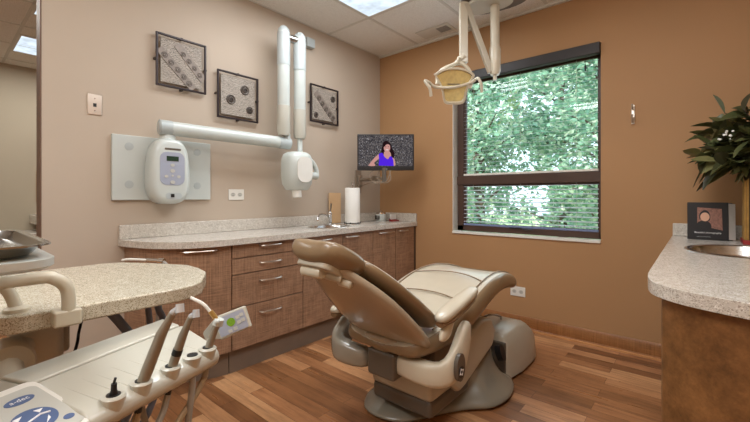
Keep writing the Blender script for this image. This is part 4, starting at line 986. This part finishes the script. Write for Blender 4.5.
# book standing on the counter
BX = frame((2.683, -.20, RZ+.001), (1.0, .05, 0), (0, .10, .995))
bk = thing('photo_book', 'black square book standing open-edged with a portrait on its cover', 'book', (2.683, -.2, RZ))
fcov = MB().box((-.092, 0, 0), (.092, .222, .004), BX).build('front_cover', M['bookblack'], bk, bevel=.001)
BY = frame((2.775, -.197, RZ+.001), (.45, .6, 0), (0, .10, .995))
mb = MB(); mb.loft([[BX @ Vector(q) for q in ((-.088, .006, -.001), (.090, .006, -.001), (.124, .006, -.03), (-.088, .006, -.03))], [BX @ Vector(q) for q in ((-.088, .216, -.001), (.090, .216, -.001), (.124, .216, -.03), (-.088, .216, -.03))]]); mb.build('page_block', M['paper'], bk)
MB().box((-.092, 0, -.034), (.112, .222, -.0305), BX).build('back_cover', M['bookblack'], bk, bevel=.001)
tilt = lambda u, v: (u+.06*v, v-.03*u)
flat([([tilt(*q) for q in ((-.052, .085), (.062, .06), (.052, .185), (-.058, .19))], 0),
      (blob([(-.05, .08), (-.045, .10), (-.02, .115), (.0, .11), (.015, .09), (.012, .058), (-.02, .062)]), 1),
      (blob([(-.038, .125), (-.035, .155), (-.015, .175), (.005, .165), (.012, .13), (.0, .11)]), 1),
      (ellipse2(-.012, .135, .021, .026, 20), 2)], [M['bookbg'], M['bookblack'], M['skin']], fcov, BX, 'cover_portrait', .0045)
text('cover_title', 'Beautiful photography', .0135, BX @ Matrix.Translation((.0, .042, .0052)), M['white_print'], fcov)
text('cover_subtitle', 'portraits and stories', .0075, BX @ Matrix.Translation((-.018, .018, .0052)), M['armgrey'], fcov)
# vase with foliage
vz = thing('tall_vase', 'tall gold and brown striped vase on a dark red base', 'vase', (2.92, -.28, RZ))
mb = MB(); mb.box((2.822, -.38, RZ), (3.01, -.19, RZ+.025)); mb.build('base', M['red'], vz, bevel=.004)
mb = MB(); mb.box((2.835, -.365, RZ+.025), (2.995, -.205, RZ+.40)); mb.build('body', M['darkgold'], vz, bevel=.004)
mb = MB()
for k in range(5):
    x = 2.836+.034*k; mb.box((x, -.372, RZ+.026), (x+.009, -.364, RZ+.40)); mb.box((x+.017, -.370, RZ+.026), (x+.021, -.364, RZ+.40))
    y = -.362+.034*k; mb.box((2.828, y, RZ+.026), (2.836, y+.009, RZ+.40))
mb.build('gilt_rod', M['gold'], vz)
lt = tag(MB().box((2.86, -.392, RZ+.002), (2.94, -.384, RZ+.085)).build('small_card', M['cardtan']), 'small tan card leaning on the foot of the striped vase', 'card')
lt.rotation_euler = (0, 0, 0)
pl = thing('leafy_arrangement', 'dark olive leafy branches spilling out of the tall striped vase', 'plant', (2.92, -.28, RZ+.38))
mbs = MB(); mbl = MB(); mbf = MB(); rnd = random.Random(3)
def leaf(mb, p, d, L, W, roll, curl=.25, n=5):
    d = d.normalized(); s = d.cross(Vector((0, 0, 1)));
    if s.length < .1: s = Vector((1, 0, 0))
    s.normalize(); s = Matrix.Rotation(roll, 3, d) @ s; u = s.cross(d)
    L_, R_ = [], []
    rows = []
    for i in range(n+1):
        t = i/n; w = W*math.sin(PI*min(1, t*.92+.06))**.8; c = p+d*L*t-Vector((0, 0, 1))*L*curl*t*t
        rows.append((c-s*w+u*w*.35, c, c+s*w+u*w*.35))
    pts = [q for r in rows for q in r]; fs = []
    for i in range(n):
        a = i*3; fs += [(a, a+1, a+4, a+3), (a+1, a+2, a+5, a+4)]
    mb.faces(pts, fs)
o = Vector((2.915, -.30, RZ+.42))
for k in range(50):
    th = rnd.uniform(0, 2*PI) if k < 24 else rnd.uniform(PI*.75, PI*1.45); el = rnd.uniform(-.35, 1.2); Ls = rnd.uniform(.12, .30)
    d = Vector((math.cos(th)*math.cos(el), math.sin(th)*math.cos(el)*.8, math.sin(el)))
    if o.y+d.y*Ls > -.07: d.y = -abs(d.y)*.5
    if d.x > .55: d.x *= .45
    e = o+Vector((0, 0, .04))+d*Ls; mid = o.lerp(e, .5)+Vector((0, 0, .05))
    path = smooth_path([o+Vector((0, 0, -.05)), o+Vector((0, 0, .02)), mid, e], 4); mbs.tube(path, .003, 5)
    for j in range(9):
        t = .35+.65*j/8; q = path[min(len(path)-1, int(t*(len(path)-1)))]
        ld = d*.7+Vector((rnd.uniform(-1, 1), rnd.uniform(-1, .5), rnd.uniform(-.6, .7)))
        if q.y > -.16: ld.y = -abs(ld.y)
        leaf(mbl, q, ld, rnd.uniform(.10, .165), rnd.uniform(.026, .042), rnd.uniform(-.9, .9), rnd.uniform(0, .5))
for p, d, L in ((Vector((2.75, -.33, 1.56)), Vector((-.35, 0, .9)), .13), (Vector((2.78, -.36, 1.50)), Vector((.5, -.1, .4)), .15), (Vector((2.73, -.34, 1.32)), Vector((-1, -.1, -.15)), .14), (Vector((2.74, -.35, 1.42)), Vector((-.4, -.2, -.9)), .12)):
    mbs.tube(smooth_path([o, o.lerp(p, .6)+Vector((0, 0, .06)), p], 4), .003, 5); leaf(mbl, p, d, L, .026, .3, .1)
for k in range(10): mbf.ell((2.75+rnd.uniform(-.03, .03), -.46+rnd.uniform(-.02, .02), 1.42+rnd.uniform(-.025, .025)), (.006, .006, .006), n=6, m=4)
mbs.build('branches', M['bark'], pl); mbl.build('leaves', M['plantleaf'], pl, fix=False); mbf.build('tiny_blossoms', M['paper'], pl)

# ------------------------------------------------------------------ the room beyond the wall end
dk = thing('far_counter', 'pale counter with end splash in the room beyond the wall end', 'counter', (-3, -2.6, 0))
MB().box((-3.379, -3.6, .66), (-2.78, -2.30, .70)).build('worktop', M['stone'], dk, bevel=.006)
MB().box((-3.36, -3.55, 0), (-2.84, -2.36, .66)).build('cabinet_body', M['lam'], dk)
dk2 = thing('tall_side_cabinet', 'brown cabinet topped by a pale splash block in the far room', 'cabinet', (-3.1, -2.2, 0))
MB().box((-3.379, -2.299, 0), (-2.9, -1.7, .78)).build('body', M['lam'], dk2, bevel=.004)
MB().box((-3.379, -2.42, .78), (-2.88, -1.7, .88)).build('splash_block', M['stone'], dk2, bevel=.005)
tag(MB().box((-3.381, -2.36, 1.03), (-3.36, -2.0, 1.40)).build('framed_board', [M['cardtan']], bevel=.004), 'tan framed board on the far wall beside the wall end', 'board')

# ------------------------------------------------------------------ outdoors
struct(MB().box((-14, .17, -.5), (16, 26, -.4)).build('ground', M['lawn']))
struct(MB().box((-14, 7.2, -.398), (16, 8.6, -.37)).build('path', M['path']))
def tree(x, y, h, rad, n, label, mat, leafsize, seed, low=.3):
    r = random.Random(seed); t = thing('tree', label, 'tree', (x, y, -.4), 'leafy trees outside the window')
    mb = MB(); mb.tube(smooth_path([(x, y, -.4), (x+.05, y, h*.2), (x-.04, y+.05, h*.45), (x+.02, y, h*.75), (x, y, h*.95)], 5), [.13-.11*k/20 for k in range(21)], 10)
    cl = []
    for k in range(22):
        a = r.uniform(0, 2*PI); z = r.uniform(low, h); rr = rad*r.uniform(.35, 1)*math.sqrt(max(.15, 1-((z-h*.5)/(h*.62))**2))
        e = Vector((x+rr*math.cos(a), y+rr*.7*math.sin(a), z)); s = Vector((x, y, max(.2, z-.5*rr)))
        mb.tube(smooth_path([s, s.lerp(e, .5)+Vector((0, 0, .08)), e], 4), [.03-.022*q/8 for q in range(9)], 6); cl.append((s, e))
    mb.build('trunk', M['bark'], t)
    ml = MB()
    for k in range(n):
        s, e = cl[r.randrange(len(cl))]; u = r.random()**.6
        p = s.lerp(e, u)+Vector((r.gauss(0, .26), r.gauss(0, .22), r.gauss(0, .24)))
        if p.z < low-.25: continue
        d = Vector((r.uniform(-1, 1), r.uniform(-1, 1), r.uniform(-.9, .5))).normalized(); s2 = d.cross(Vector((r.uniform(-1, 1), r.uniform(-1, 1), 1))).normalized()
        L = leafsize*r.uniform(.7, 1.35); w = L*.34
        ml.faces([p, p+d*L*.45+s2*w, p+d*L, p+d*L*.45-s2*w], [(0, 1, 2, 3)])
    ml.build('leaves', mat, t, fix=False)
tree(-.9, 4.3, 4.4, 1.9, 9500, 'broad green leafy tree filling the left of the window', M['leaf'], .105, 1)
tree(1.3, 5.2, 4.4, 1.9, 9000, 'broad green leafy tree filling the right of the window', M['leaf'], .11, 2)
tree(-3.0, 7.4, 5.8, 2.4, 6000, 'taller leafy tree standing farther back at the left', M['leaf2'], .2, 3)
tree(-.4, 8.8, 6.6, 2.8, 7000, 'taller leafy tree behind the gap between the front trees', M['leaf'], .22, 4)
tree(3.2, 9.2, 5.8, 2.4, 3500, 'yellow-green leafy tree at the far right beyond the glass', M['leaf2'], .18, 5)

# ------------------------------------------------------------------ light
w = bpy.data.worlds.new('World'); bpy.context.scene.world = w; w.use_nodes = True
nt = w.node_tree; bg = nt.nodes['Background']; bg.inputs['Color'].default_value = lin((222, 234, 250)); bg.inputs['Strength'].default_value = 2.8
def lamp(name, typ, loc, energy, color=(1, 1, 1), rot=(0, 0, 0), **kw):
    d = bpy.data.lights.new(name, typ); d.energy = energy; d.color = color
    for k, v_ in kw.items(): setattr(d, k, v_)
    o = bpy.data.objects.new(name, d); C.objects.link(o); o.location = loc; o.rotation_euler = rot; return o
lamp('sun', 'SUN', (0, 0, 10), 6.5, (1, .97, .9), (math.radians(38), 0, math.radians(-20)), angle=.02)
lamp('panel_light_1', 'AREA', (.815, -1.37, ZC-.03), 23, (.94, .97, 1), shape='RECTANGLE', size=.58, size_y=1.18)
lamp('panel_light_2', 'AREA', (2.34, -1.9, ZC-.03), 23, (.94, .97, 1), shape='RECTANGLE', size=.58, size_y=1.18)
lamp('panel_light_3', 'AREA', (1.6, -3.7, ZC-.03), 30, (.94, .97, 1), shape='RECTANGLE', size=1.18, size_y=.58)
lamp('panel_light_4', 'AREA', (-2.48, -2.3, ZC-.03), 20, (1, .98, .92), shape='RECTANGLE', size=.58, size_y=1.0)
lamp('panel_light_5', 'AREA', (-1.3, -3.6, ZC-.03), 18, (1, .98, .92), shape='RECTANGLE', size=.58, size_y=1.0)
lamp('bounce_flash', 'AREA', (2.3, -3.7, 1.7), 34, (.97, .98, 1), (math.radians(180), 0, 0), shape='RECTANGLE', size=.9, size_y=.9)  # added fill lamp aimed up to brighten the ceiling, no real fixture
lamp('window_daylight', 'AREA', (1.49, -.06, 1.5), 5, (.80, .9, 1), (math.radians(-90), 0, 0), shape='RECTANGLE', size=1.15, size_y=1.3)

# ------------------------------------------------------------------ camera
cam = bpy.data.cameras.new('camera'); co = bpy.data.objects.new('camera', cam); C.objects.link(co)
cam.sensor_width = 36; cam.lens = 380*36/750; cam.shift_y = -15/750; cam.clip_start = .02; cam.clip_end = 100
co.location = (2.6464, -3.1824, 1.1); co.rotation_euler = (math.radians(90), 0, math.radians(40.5))
sc_ = bpy.context.scene; sc_.camera = co
sc_.view_settings.view_transform = 'Standard'; sc_.view_settings.look = 'None'; sc_.view_settings.exposure = 0
